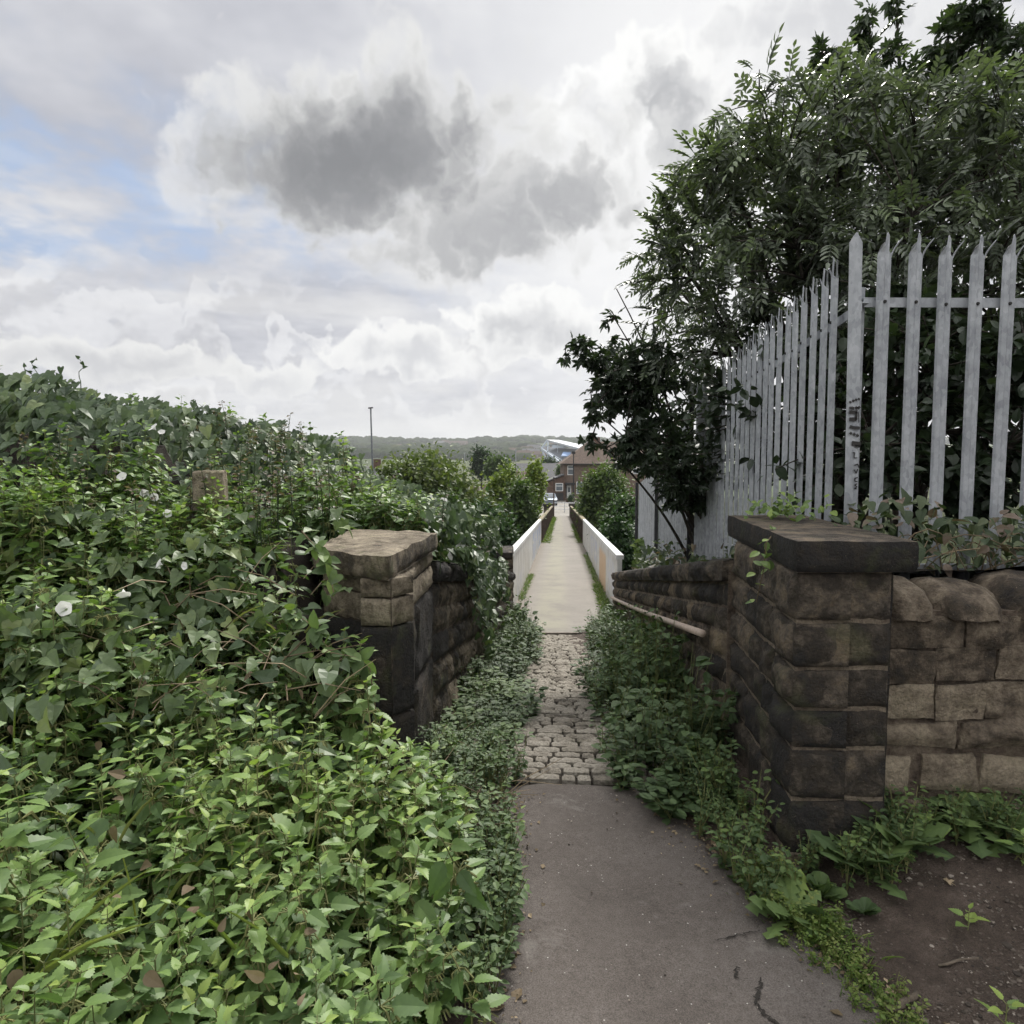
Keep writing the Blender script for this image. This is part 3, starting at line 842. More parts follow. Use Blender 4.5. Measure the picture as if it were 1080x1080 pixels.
# ------------------------------------------------------------------ footbridge
def bp(o, Y, h=0): return np.array([midX(Y) + o, Y, pathz(Y) + h])
fb = thing('footbridge', 'long narrow footbridge with concrete deck and white then brown solid parapets', 'bridge', bp(0, 11.6))
m_, nt_, b_ = mat_new('concrete_deck')
pos = P(nt_); sp_ = nt_.new('ShaderNodeSeparateXYZ'); nt_.put(sp_.inputs[0], pos)
o_ = nt_.m('SUBTRACT', sp_.outputs[0], nt_.m('ADD', nt_.m('MULTIPLY', sp_.outputs[1], .072), .0485))
n_ = nt_.noise(pos, 1.6, 6, .65); n2_ = nt_.noise(pos, 22, 5, .7)
c_ = nt_.ramp(nt_.m('ADD', nt_.m('MULTIPLY', n_, .6), nt_.m('MULTIPLY', n2_, .4)), [(.35, (.15, .135, .115)), (.65, (.215, .196, .17))])
st_ = nt_.m('MULTIPLY', nt_.ss(nt_.m('ABSOLUTE', nt_.m('ADD', o_, .22)), .42, .1), nt_.ss(n_, .3, .6))
c_ = nt_.mix(nt_.m('MULTIPLY', st_, .55), c_, (.235, .23, .16))
c_ = nt_.mix(nt_.m('MULTIPLY', nt_.ss(nt_.m('ABSOLUTE', o_), .6, .9), .6), c_, (.13, .105, .075))
nt_.put(b_.inputs['Base Color'], c_); b_.inputs['Roughness'].default_value = .85
nt_.put(b_.inputs['Normal'], nt_.bump(n2_, .3, .01)); M['deck'] = m_
def strip(mb, Ys, prof, closed=True, mat=0, tint=.5):
    """sweep a cross-section [(offset, height)] along the path"""
    k = len(prof); V = []
    for Y in Ys:
        for o, h in prof: V.append(bp(o, Y, h))
    n = len(Ys)
    Fq = [(i*k+j, i*k+(j+1) % k, (i+1)*k+(j+1) % k, (i+1)*k+j) for i in range(n-1) for j in range(k if closed else k-1)]
    mb.add(V, Fq + [tuple(range(k))[::-1], tuple((n-1)*k+j for j in range(k))], mat, tint)
mb = MB()
strip(mb, list(np.linspace(9.78, 11.6, 6)) + list(np.linspace(12, 29.96, 12)), [(-.93, .035), (-.93, -.35), (.93, -.35), (.93, .035)])
strip(mb, np.linspace(30.0, 71.5, 14), [(-.93, .03), (-.93, -.35), (.93, -.35), (.93, .03)])
obj('deck', mb, M['deck'], fb)
mb = MB(); strip(mb, [9.70, 9.775], [(-.9, .045), (-.9, -.2), (.9, -.2), (.9, .045)])
obj('edge_kerb', mb, mat_plain('kerb_concrete', (.2, .175, .15), .9, .3, 12), fb)
# painted parapet with sprayed marks
def parapet_mat(name, marks):
    m, nt, b = mat_new(name)
    pos = P(nt); sp = nt.new('ShaderNodeSeparateXYZ'); nt.put(sp.inputs[0], pos)
    c = nt.ramp(nt.noise(pos, 3, 6, .65), [(.32, (.40, .39, .36)), (.5, (.55, .545, .52)), (.68, (.66, .66, .64))])
    stv = nt.vm('MULTIPLY', pos, (1, 7, .35))
    c = nt.mix(nt.m('MULTIPLY', nt.ss(nt.noise(stv, 1.5, 4, .6), .48, .7), .6), c, (.30, .25, .18))
    c = nt.mix(nt.m('MULTIPLY', nt.m('LESS_THAN', nt.m('FRACT', nt.m('DIVIDE', sp.outputs[1], 2.3)), .012), .8), c, (.1, .09, .08))
    hgt = nt.m('SUBTRACT', sp.outputs[2], nt.m('SUBTRACT', -1.06, nt.m('MULTIPLY', nt.m('SUBTRACT', sp.outputs[1], 11.6), .046)))
    for y0, y1, h0, h1, colr, sc, th in marks:
        ey = nt.m('MULTIPLY', nt.ss(sp.outputs[1], y0 - .15, y0 + .1), nt.ss(sp.outputs[1], y1 + .15, y1 - .1))
        eh = nt.m('MULTIPLY', nt.ss(hgt, h0 - .05, h0 + .05), nt.ss(hgt, h1 + .08, h1 - .08))
        nz = nt.ss(nt.noise(pos, sc, 3, .5, dist=1.2), th, th + .05)
        c = nt.mix(nt.m('MULTIPLY', nt.m('MULTIPLY', ey, eh), nt.m('MULTIPLY', nz, .8)), c, colr)
    nt.put(b.inputs['Base Color'], c); b.inputs['Roughness'].default_value = .5
    wv = nt.m('SINE', nt.m('MULTIPLY', sp.outputs[1], 21))
    nt.put(b.inputs['Normal'], nt.bump(nt.ss(wv, .86, .98), .35, .01))
    return m
mLp = parapet_mat('white_paint_left', [(21, 29, .1, .95, (.25, .32, .5), 1.6, .46), (13.5, 16, .0, .5, (.45, .45, .5), 3, .5)])
mRp = parapet_mat('white_paint_right', [(14.6, 17.0, -.05, .85, (.55, .34, .16), .5, .3), (18, 22, .3, .9, (.4, .42, .52), 2.5, .5), (12.2, 14, .2, .9, (.55, .56, .62), 3, .48)])
mCap = mat_plain('white_rail_paint', (.6, .6, .585), .5, .25, 4)
for sgn, mt in ((-1, mLp), (1, mRp)):
    ys_ = np.linspace(11.6, 29.9, 14)
    mb = MB(); strip(mb, ys_, [(sgn * .92, 1.04), (sgn * .92, -.1), (sgn * 1.0, -.1), (sgn * 1.0, 1.04)])
    pn = obj('parapet', mb, mt, fb); pn['label'] = 'white painted parapet with faded graffiti'
    mb = MB(); strip(mb, ys_, [(sgn * .90, 1.115), (sgn * .90, 1.043), (sgn * 1.03, 1.043), (sgn * 1.03, 1.115)])
    obj('top_rail', mb, mCap, pn)
    ys_ = np.linspace(30, 70, 12)
    mb = MB(); strip(mb, ys_, [(sgn * .93, 1.04), (sgn * .93, -.1), (sgn * 1.0, -.1), (sgn * 1.0, 1.04)])
    for Y in np.arange(31, 70, 2.6): strip(mb, [Y, Y + .16], [(sgn * .86, 1.04), (sgn * .86, 0), (sgn * .928, 0), (sgn * .928, 1.04)])
    pb = obj('parapet', mb, mat_plain('brown_boards', (.085, .062, .05), .85, .4, 6), fb); pb['label'] = 'brown weathered parapet at the far end'
    mb = MB(); strip(mb, ys_, [(sgn * .87, 1.12), (sgn * .87, 1.043), (sgn * 1.05, 1.043), (sgn * 1.05, 1.12)])
    obj('top_rail', mb, mat_plain('mossy_rail', (.21, .18, .115), .9, .3, 8), pb)
for sgn in (-1, 1):
    mb = MB(); mb.box(midX(71) + sgn * 1.35 - .5, midX(71) + sgn * 1.35 + .45, 70.4, 71.4, -6, pathz(71) + 1.05)
    pr = thing('stone_pier', f"small dark capped pier at the far end of the footbridge, {'left' if sgn < 0 else 'right'} side", 'pier', (midX(71) + sgn * 1.35, 71, pathz(71)))
    obj('masonry', mb, M['stone'], pr)
    mb = MB(); mb.box(midX(71) + sgn * 1.35 - .58, midX(71) + sgn * 1.35 + .55, 70.3, 71.5, pathz(71) + 1.053, pathz(71) + 1.35, 0, .2)
    obj('cap_slab', mb, M['stone'], pr)

# ------------------------------------------------------------------ steel palisade fence
mGalv, nt_, b_ = mat_new('galvanised_steel')
pos = P(nt_)
vo_ = nt_.new('ShaderNodeTexVoronoi'); nt_.put(vo_.inputs['Vector'], nt_.vm('MULTIPLY', pos, (1, 1, .6))); vo_.inputs['Scale'].default_value = 55
s_ = nt_.new('ShaderNodeSeparateColor'); nt_.put(s_.inputs[0], vo_.outputs['Color'])
c_ = nt_.ramp(nt_.m('ADD', nt_.m('MULTIPLY', nt_.noise(pos, 7, 6, .65), .8), nt_.m('MULTIPLY', s_.outputs[0], .2)), [(.3, (.25, .262, .285)), (.5, (.36, .375, .40)), (.7, (.47, .485, .51))])
c_ = nt_.mix(nt_.m('MULTIPLY', nt_.ss(nt_.noise(nt_.vm('MULTIPLY', pos, (9, 9, 1.2)), 3, 5, .7), .6, .75), .5), c_, (.15, .14, .13))
nt_.put(b_.inputs['Base Color'], c_); b_.inputs['Roughness'].default_value = .55; b_.inputs['Metallic'].default_value = .25
M['galv'] = mGalv
M['bolt'] = mat_plain('bolt_steel', (.03, .028, .027), .7)
def pale_mesh(kind):
    bm = bmesh.new()
    Hh = 2.05
    xs_ = [-.034, -.027, -.012, 0, .012, .027, .034]
    ys_ = [.014, .002, -.006, 0, -.006, .002, .014] if kind == 'w' else [0.0, -.002, -.004, -.005, -.004, -.002, 0.0]
    rows = [-.0, .5, 1.0, 1.5, 1.9]
    def zrow(z): return [bm.verts.new((x, y, z)) for x, y in zip(xs_, ys_)]
    R_ = [zrow(z) for z in rows]
    if kind == 'w':
        top = [bm.verts.new((x, y, z)) for x, y, z in zip(xs_, ys_, [1.95, 1.95, 1.955, 1.97, 1.955, 1.94, 1.93])]
        R_.append(top)
    else:
        top = [bm.verts.new((x, y, z)) for x, y, z in zip(xs_, ys_, [2.0, 2.01, 2.035, 2.05, 2.035, 2.01, 2.0])]
        R_.append(top)
    for a, b in zip(R_[:-1], R_[1:]):
        for i in range(6): bm.faces.new((a[i], a[i+1], b[i+1], b[i]))
    if kind == 'w':
        # centre spike
        t = R_[-1]
        s1 = [bm.verts.new((.000, -.004, 2.045)), bm.verts.new((.006, -.004, 2.052)), bm.verts.new((.016, -.003, 2.03))]
        bm.faces.new((t[2], t[3], s1[1], s1[0])); bm.faces.new((t[3], t[4], s1[2], s1[1]))
        # left barb, short and folded; right barb curls outward
        a = bm.verts.new((-.030, -.012, 1.985)); b = bm.verts.new((-.014, -.018, 2.0))
        bm.faces.new((t[0], t[1], b, a)); bm.faces.new((t[1], t[2], b))
        prev = (t[5], t[6])
        for k in range(1, 5):
            f = k / 4
            w = .5 * (1 - f) + .03
            p = Vector((.034 + .042 * f ** 1.6, .010 - .02 * f, 1.935 + .085 * f))
            c1 = bm.verts.new(p - Vector((.007 * w * 2, .004, -.003))); c2 = bm.verts.new(p + Vector((.004 * w, .003, -.004)))
            bm.faces.new((prev[0], prev[1], c2, c1)); prev = (c1, c2)
    bmesh.ops.recalc_face_normals(bm, faces=bm.faces)
    bmesh.ops.solidify(bm, geom=bm.faces[:], thickness=.003)
    for f in bm.faces: f.material_index = 0
    if kind == 'w':
        for zb in (1.70,):
            r = bmesh.ops.create_cone(bm, cap_ends=True, segments=8, radius1=.010, radius2=.007, depth=.012, matrix=Matrix.Translation((0, -.008, zb)) @ Matrix.Rotation(R(90), 4, 'X'))
            fs = set(f for v in r['verts'] for f in v.link_faces)
            for f in fs: f.material_index = 1
    me = bpy.data.meshes.new('pale'); bm.to_mesh(me); bm.free()
    me.materials.append(M['galv']); me.materials.append(M['bolt'])
    return me
PW, PF = pale_mesh('w'), pale_mesh('f')
CORN = at(903, 246, 3.6)
ZT = CORN[2]
def add_pale(root, me, p, ztop, ang, lab=None):
    o = bpy.data.objects.new('pale', me); COL.objects.link(o); o.parent = root
    o.location = (p[0] - root.location.x, p[1] - root.location.y, ztop - 2.05 - root.location.z)
    o.rotation_euler = (rng.normal(0, .0015), 0 if lab else rng.normal(0, .002), ang)
    if lab: o['label'] = lab
    return o
f1 = thing('palisade_fence', 'galvanised steel palisade fence section facing the camera above the rubble wall', 'fence', (CORN[0], CORN[1], 1.0))
for i in range(12):
    x = CORN[0] + .17 + .163 * i
    add_pale(f1, PW, (x, 3.62 + .004 * i), ZT + rng.normal(0, .004) + .003, 0)
mb = MB()
for zz_ in (ZT - .335, ZT - 1.75):
    mb.bar((CORN[0] + .08, 3.66, zz_), (CORN[0] + 2.3, 3.70, zz_), .008, .05)
    mb.bar((CORN[0] + .08, 3.68, zz_ + .021), (CORN[0] + 2.3, 3.72, zz_ + .021), .04, .006)
    obj('rail', mb, M['galv'], f1); mb = MB()
mb = MB(); mb.bar((CORN[0] + .075, 3.71, .6), (CORN[0] + .075, 3.71, ZT - .25), .05, .05); obj('post', mb, M['galv'], f1)
mb = MB(); mb.bar((CORN[0] + 2.2, 3.78, .6), (CORN[0] + 2.2, 3.78, ZT - .2), .09, .05); obj('post', mb, M['galv'], f1)
f2 = thing('palisade_fence', 'galvanised palisade fence run going back beside the path, with a graffiti-marked flat corner pale', 'fence', (CORN[0], CORN[1] + .05, 1.0))
pc = add_pale(f2, PF, (CORN[0] + .030, CORN[1]), ZT + .005, .0, 'flat pointed corner pale with black scrawled marks')
pc.rotation_euler = (0, -.0145, 0)
FX = lambda Y: CORN[0] + .0725 * (Y - CORN[1])
ftop = lambda Y: ZT - .062 * (Y - CORN[1]) - .03
FANG = -math.atan2(.0725, 1) + R(90)
Y = CORN[1] + .27; cnt = 0
while Y < 7.75:
    p = (FX(Y) + .0, Y)
    add_pale(f2, PW, p, ftop(Y) + rng.normal(0, .006), -R(90) - math.atan(.0725))
    Y += .158; cnt += 1
mb = MB()
for dz in (.335, 1.75):
    mb.bar((FX(CORN[1]) + .05, CORN[1] + .02, ftop(CORN[1]) - dz), (FX(7.7) + .05, 7.7, ftop(7.7) - dz), .008, .05, up=(0, 0, 1))
    mb.bar((FX(CORN[1]) + .07, CORN[1] + .02, ftop(CORN[1]) - dz + .021), (FX(7.7) + .07, 7.7, ftop(7.7) - dz + .021), .04, .006)
obj('rail', mb, M['galv'], f2)
for Y in (5.6, 7.72):
    mb = MB(); mb.bar((FX(Y) + .11, Y, -.2), (FX(Y) + .11, Y, ftop(Y) - .2), .05, .1); obj('post', mb, M['galv'], f2)
# scrawl on the corner pale (illegible marker strokes)
mb = MB()
def stroke(pts, w):
    q = []
    for px, py in pts:
        a = at(px, py, CORN[1] - .0105); q.append(a)
    for a, b in zip(q[:-1], q[1:]): mb.bar(a, b, .0015, w, up=(1, 0, .3) if abs(b[0]-a[0]) < abs(b[2]-a[2]) else (0, 0, 1))
X0 = 896; sx = 11.5 / 98.
def sp2(u, v): return (880 + u * 50 / 386, 400 + v * 140 / 1080)
for pts, w in [([(125, 192), (135, 180)], .012), ([(150, 182), (160, 168)], .012), ([(172, 175), (182, 160)], .012), ([(195, 168), (205, 154)], .012),
               ([(122, 235), (140, 232), (160, 238)], .014), ([(170, 226), (190, 240), (208, 222)], .014),
               ([(122, 268), (188, 266)], .018), ([(180, 266), (178, 330)], .012), ([(122, 326), (180, 326)], .020), ([(197, 262), (199, 352)], .004),
               ([(125, 385), (160, 394), (208, 398)], .016), ([(128, 432), (140, 448)], .012), ([(155, 438), (168, 455)], .012), ([(182, 446), (196, 466)], .012),
               ([(142, 520), (215, 530)], .024), ([(170, 545), (212, 548)], .012), ([(150, 598), (165, 596), (160, 640), (185, 640)], .005),
               ([(165, 700), (190, 690), (200, 720)], .006), ([(160, 735), (178, 765), (190, 730)], .006),
               ([(190, 800), (168, 805), (166, 830), (188, 832)], .006), ([(185, 850), (165, 860), (185, 875), (165, 890), (182, 892)], .006)]:
    mb = MB(); stroke([sp2(*p) for p in pts], w); obj('graffiti_stroke', mb, M['bolt'], f2)


# solid steel hoarding beyond the fence
hd = thing('steel_hoarding', 'tall pale grey ribbed steel hoarding between two dark posts past the palisade', 'fence', (FX(10.5), 10.5, 0))
def hz(Y): return -.172 * (Y - 3.2) + .95
mb = MB()
Yh = np.linspace(7.95, 10.55, 140); V = []
for Y in Yh:
    zig = .02 * (1 if (int(Y / .07) % 2) else 0)
    for z in (hz(Y) - .3, float(np.interp(Y, [7.9, 10.55], [2.3, 1.62]))): V.append((FX(Y) + zig, Y, z))
mb.grid(V, 2, 140); obj('ribbed_sheet', mb, M['galv'], hd)
mb = MB(); V = []
Yh = np.linspace(10.65, 13.35, 120)
for Y in Yh:
    zig = .008 * (1 if (int(Y / .15) % 2) else 0)
    for z in (hz(Y) - .4, float(np.interp(Y, [10.6, 13.4], [1.55, 1.22]))): V.append((FX(Y) + zig, Y, z))
mb.grid(V, 2, 120); obj('flat_sheet', mb, M['galv'], hd)
mDk = mat_plain('dark_post_paint', (.03, .03, .032), .7)
for Y, h in ((10.6, 1.62), (13.4, 1.25), (7.85, 2.35)):
    mb = MB(); mb.bar((FX(Y) - .03, Y, hz(Y) - .4), (FX(Y) - .03, Y, h), .035, .05); obj('post', mb, mDk, hd)
bpst = thing('metal_post', 'thin pale steel post standing up among the sycamore leaves', 'post', (2.2, 8.3, .3))
mb = MB(); q = at(729, 404, 8.2); mb.bar((q[0], 8.2, .2), q, .05, .05); obj('shaft', mb, M['galv'], bpst)
mb = MB(); mb.box(q[0] - .04, q[0] + .04, 8.16, 8.24, q[2] + .001, q[2] + .02); obj('end_cap', mb, M['galv'], bpst)

# ------------------------------------------------------------------ foliage tools
def frames(d, n):
    d = d / (np.linalg.norm(d, axis=1, keepdims=True) + 1e-9)
    z = n - (n * d).sum(1, keepdims=True) * d
    z = z / (np.linalg.norm(z, axis=1, keepdims=True) + 1e-9)
    x = np.cross(d, z)
    return np.stack([x, d, z], 2)
def rotz(a):
    c, s = np.cos(a), np.sin(a); o = np.zeros_like(a); l = np.ones_like(a)
    return np.stack([np.stack([c, -s, o], 1), np.stack([s, c, o], 1), np.stack([o, o, l], 1)], 1)
def rotx(a):
    c, s = np.cos(a), np.sin(a); o = np.zeros_like(a); l = np.ones_like(a)
    return np.stack([np.stack([l, o, o], 1), np.stack([o, c, -s], 1), np.stack([o, s, c], 1)], 1)
def toT(mb):
    V = np.concatenate(mb.v); tv = np.concatenate(mb.t)
    by = {}
    for fl, ft, mi in zip(mb.fl, mb.ft, mb.mi):
        k = int(ft[0]); 
        by.setdefault((k, int(mi[0])), []).append(fl.reshape(-1, k))
    return dict(V=V, parts=[(np.concatenate(v), k[1]) for k, v in by.items()], tv=tv)
def leafT(ts, ws, droop=.2, fold=.25, wave=0, mat=0, base=0):
    """leaf along +Y from 0 to 1, half widths ws at ts"""
    ts = np.array(ts, float); ws = np.array(ws, float); n = len(ts)
    mid = np.c_[np.zeros(n), ts, -droop * ts ** 2 - 0 * ts]
    l = np.c_[-ws, ts - base * ws, -droop * ts ** 2 + fold * ws + wave * np.sin(ts * 19)]
    r = np.c_[ws, ts - base * ws, -droop * ts ** 2 + fold * ws - wave * np.sin(ts * 17)]
    V = np.vstack([l, mid, r])
    F_ = []
    for i in range(n - 1):
        F_.append((i, n + i, n + i + 1, i + 1)); F_.append((n + i, 2*n + i, 2*n + i + 1, n + i + 1))
    return dict(V=V, parts=[(np.array(F_), mat)], tv=np.zeros(len(V)))
def serr(n, f, depth=.16):
    ts, ws = [0.0], [0.0]
    for i in range(n):
        t = (i + .5) / n; w = f(t)
        ts += [max(0.005, (i + .15) / n), (i + .85) / n]; ws += [f((i + .15) / n) * (1 - depth), f((i + .75) / n) * (1 + depth * .3)]
    ts.append(1.0); ws.append(0.0)
    return ts, ws
fn = lambda t: .33 * (max(0, math.sin(math.pi * min(1, t ** .62))) ** .8) * (1 - .25 * t)
ts, ws = serr(7, fn)
L_NET = leafT(ts, ws, .22, .18)
ts2 = [0, .08, .25, .45, .7, .9, 1]
L_NET2 = leafT(ts2, [0.03] + [fn(t) for t in ts2[1:-1]] + [0], .22, .2)
# bindweed: arrow/heart
L_BIND = dict(V=np.array([(0, 0, 0), (-.18, -.16, .02), (-.40, -.13, .03), (-.42, .12, .05), (-.30, .45, .03), (-.13, .78, -.05), (0, 1, -.16), (.13, .78, -.05), (.30, .45, .03), (.42, .12, .05), (.40, -.13, .03), (.18, -.16, .02), (0, .3, -.05), (0, .65, -.09)], float),
              parts=[(np.array([(0, 1, 2), (0, 2, 3), (0, 3, 12), (0, 12, 9), (0, 9, 10), (0, 10, 11), (5, 6, 13), (6, 7, 13)]), 0), (np.array([(3, 4, 13, 12), (8, 9, 12, 13)]), 0), (np.array([(4, 5, 13), (7, 8, 13)]), 0)])
L_OVAL = leafT([0, .15, .4, .7, .9, 1], [.02, .22, .33, .25, .1, 0], .2, .2)
L_LANCE = leafT([0, .15, .4, .7, 1], [.01, .12, .17, .11, 0], .25, .25)
L_CARD = leafT([0, .45, 1], [.08, .36, 0], .15, .25)
# compound ash leaf
def pinnate(k=5):
    mb = MB()
    Lf = leafT([0, .35, .7, 1], [.02, .19, .14, 0], .15, .25)
    for i in range(k):
        t = .25 + .7 * i / k
        for s in (-1, 1):
            a = s * R(58 - 14 * t)
            d = np.array([[math.sin(a), math.cos(a), -.35]]); n = np.array([[0, 0, 1.]])
            ln = .34 * (1 - .35 * abs(t - .55))
            mb.inst(Lf, frames(d, n) * ln, np.array([[0, t, -.4 * t * t]]), np.array([rng.normal(0, .05)]))
    mb.inst(Lf, frames(np.array([[0, 1, -.5]]), np.array([[0, 0, 1.]])) * .3, np.array([[0, .97, -.38]]), np.array([0.]))
    mb.add([(-.006, 0, 0), (.006, 0, 0), (.004, 1, -.4), (-.004, 1, -.4), (0, .5, -.1)], [(0, 1, 4), (1, 2, 4), (2, 3, 4), (3, 0, 4)], 0, -.2)
    return toT(mb)
L_ASH = pinnate(4)
# palmate sycamore leaf
def palmate():
    tips = [(-95, .55), (-50, .85), (0, 1.0), (50, .85), (95, .55)]
    V = [(0, 0.0, 0)]; n = 0
    pts = []
    for i, (a, r) in enumerate(tips):
        if i == 0: pts.append((R(-135), .22))
        pts.append((R(a - 13), r * .68)); pts.append((R(a), r)); pts.append((R(a + 13), r * .68))
        if i < 4: pts.append((R((a + tips[i + 1][0]) / 2), .38))
        else: pts.append((R(135), .22))
    for a, r in pts: V.append((math.sin(a) * r * .62, .25 + math.cos(a) * r * .75, -.22 * r * r + .06 * math.cos(a * 5)))
    V[0] = (0, .12, 0)
    F_ = [(0, i + 1, i) for i in range(1, len(pts))]
    F_ = [(0, i, i + 1) for i in range(1, len(pts))]
    return dict(V=np.array(V), parts=[(np.array(F_), 0)], tv=np.zeros(len(V)))
L_SYC = palmate()

# stinging nettle plants (origin at the tip, stem goes down)
def nettle_T(seed, hi=True, nodes=11, flowers=True):
    r = np.random.default_rng(seed); mb = MB(); Lf = L_NET if hi else L_NET2
    H = .78; ang = r.uniform(0, 6.28); z = 0.0
    bend = r.normal(0, .06, 2)
    def sp_(z): return np.array([bend[0] * (z / H) ** 2 * 1.0, bend[1] * (z / H) ** 2, z])
    for k in range(nodes):
        f = min(1, (k + .6) / 5)
        ln = (.028 + .075 * f) * r.uniform(.85, 1.15) * (1 if k < 8 else .85)
        for s in range(2):
            a = ang + math.pi * s + r.normal(0, .18)
            up = .75 - 1.05 * f + r.normal(0, .25)
            d = np.array([[math.cos(a), math.sin(a), up]]); pet = .012 + .022 * f
            nrm = np.array([[0, 0, 1.]]) + r.normal(0, .28, (1, 3))
            o = sp_(z) + d[0] / np.linalg.norm(d[0]) * pet
            mb.inst(Lf, frames(d, nrm) * ln * np.array([1.0, 1, 1])[None, :, None], o[None], np.array([.32 * (1 - f) ** 1.5 + r.normal(0, .09)]))
            if hi: mb.bar(sp_(z), o, .002, .002, 1, .1)
            if flowers and 3 <= k <= 8 and r.random() < .8:
                for q in range(3):
                    a2 = a + r.normal(0, .7); L_ = r.uniform(.025, .055)
                    p0 = sp_(z); p1 = p0 + np.array([math.cos(a2) * L_ * .7, math.sin(a2) * L_ * .7, .004]); p2 = p1 + np.array([math.cos(a2) * L_ * .4, math.sin(a2) * L_ * .4, -L_ * .8])
                    mb.bar(p0, p1, .003, .003, 1, .35); mb.bar(p1, p2, .005, .004, 1, .4)
        ang += math.pi / 2 + r.normal(0, .15); z -= .012 + .048 * min(1, (k + 1) / 4) * r.uniform(.85, 1.2)
    pts = [sp_(q) for q in np.linspace(.005, -H, 6)]
    mb.tube(pts, np.linspace(.0018, .0035, 6), 4, 1, .05)
    return toT(mb)
NET_HI = [nettle_T(i) for i in range(6)]
NET_LO = [nettle_T(20 + i, False, 10, i % 2 == 0) for i in range(5)]
# bushy small-leaved weed (origin at base)
def weed_T(seed, h=.4, n=46, leaf=.036, Lf=L_OVAL):
    r = np.random.default_rng(seed); mb = MB()
    for s in range(4):
        a = r.uniform(0, 6.28); lean = r.uniform(.05, .45); hh = h * r.uniform(.7, 1.1)
        top = np.array([math.cos(a) * lean * hh, math.sin(a) * lean * hh, hh])
        pts = [np.array([0, 0, 0]), top * np.array([.35, .35, .5]), top]
        mb.tube(pts, [.003, .0025, .001], 3, 1, .2)
        for k in range(n // 4):
            f = r.uniform(.15, 1); p = top * np.array([f ** 1.4, f ** 1.4, f])
            a2 = r.uniform(0, 6.28); d = np.array([[math.cos(a2), math.sin(a2), r.normal(.15, .3)]])
            mb.inst(Lf, frames(d, np.array([[0, 0, 1.]]) + r.normal(0, .3, (1, 3))) * leaf * r.uniform(.6, 1.25), (p + d[0] * .012)[None], np.array([.12 * (f - .5) + r.normal(0, .09)]))
    return toT(mb)
WEED = [weed_T(40 + i, leaf=[.042, .058, .036, .048, .07][i], n=[46, 34, 52, 42, 30][i], h=[.4, .36, .44, .38, .5][i]) for i in range(5)]
WEED_S = [weed_T(60 + i, .2, 40, .028) for i in range(3)]

# canopy of the overgrown left side, from surveyed heights
_cp = [(515, 1080, 1.45), (400, 1000, 1.6), (250, 1080, 1.3), (0, 1080, 1.15), (0, 900, 1.7), (250, 900, 1.8), (480, 900, 2.25), (545, 870, 2.75), (535, 960, 2.1), (400, 830, 2.4),
       (300, 780, 2.5), (150, 780, 2.3), (0, 760, 2.2), (330, 700, 2.8), (200, 680, 2.8), (0, 640, 2.7), (320, 610, 3.2), (200, 560, 3.4), (100, 525, 3.6), (0, 505, 3.6),
       (300, 520, 4.2), (335, 545, 3.9), (360, 520, 4.9), (430, 542, 5.5), (400, 522, 6), (440, 526, 7), (470, 550, 7), (492, 580, 9), (517, 612, 10.5), (490, 596, 10.5), (450, 560, 9),
       (330, 470, 6.5), (280, 455, 6), (220, 446, 5.6), (200, 432, 5), (150, 420, 4.8), (60, 411, 4.7), (0, 409, 4.7), (100, 480, 4.0), (0, 470, 3.95), (200, 500, 4.25), (240, 520, 4.1),
       (150, 445, 4.35), (40, 430, 4.2), (230, 475, 4.8), (370, 502, 8), (420, 530, 9)]
CPX = np.array([at(*c) for c in _cp])
CPX = np.vstack([CPX, [(-6, 5, 2.3), (-8, 4, 2.2), (-7, 7, 2.3), (-4, 7.5, 2.25), (-2.6, 8.5, 1.9), (-5, 3.2, 1.7), (-3, 2, .9), (-5, 2, 1.0), (-2, 10, 1.5), (-.9, 11, .5), (-3, 1, .6)]])
def canopy(X, Y):
    X = np.asarray(X, float); Y = np.asarray(Y, float); sh = X.shape; X = X.ravel(); Y = Y.ravel()
    d2 = (X[:, None] - CPX[:, 0]) ** 2 + (Y[:, None] - CPX[:, 1]) ** 2 + .004
    w = d2 ** -2.0
    return ((w * CPX[:, 2]).sum(1) / w.sum(1)).reshape(sh)
def hit(px, py, extra=0.0):
    d = ray(px, py); d = d / d[1]
    Ys = np.arange(1.1, 11, .01); Pp = np.array([0, 0, CAM_Z]) + d * Ys[:, None]
    c = canopy(Pp[:, 0], Pp[:, 1]) + extra
    k = np.argmax(Pp[:, 2] < c)
    return Pp[k]
def in_view(X, Y, Z, m=60, ml=330):
    dx = X; dyf = Y * CP - (Z - CAM_Z) * SP; dz = Y * SP + (Z - CAM_Z) * CP
    px = 540 + 720 * dx / dyf; py = 540 - 720 * dz / dyf
    return (px > -max(m, ml)) & (px < 1080 + m) & (py < 1080 + m * 2.5) & (py > -m)
def mound_mask(X, Y):
    """1 where bindweed covers the tall mound"""
    lim = np.interp(X, [-8, -3.2, -2.4, -1.9, -1.4], [3.75, 3.8, 4.0, 4.3, 5.2])
    n = (noise2(X, Y, 2.2, 77, 3) - .5) * .7
    return sstep(-.12, .12, Y - lim + n)

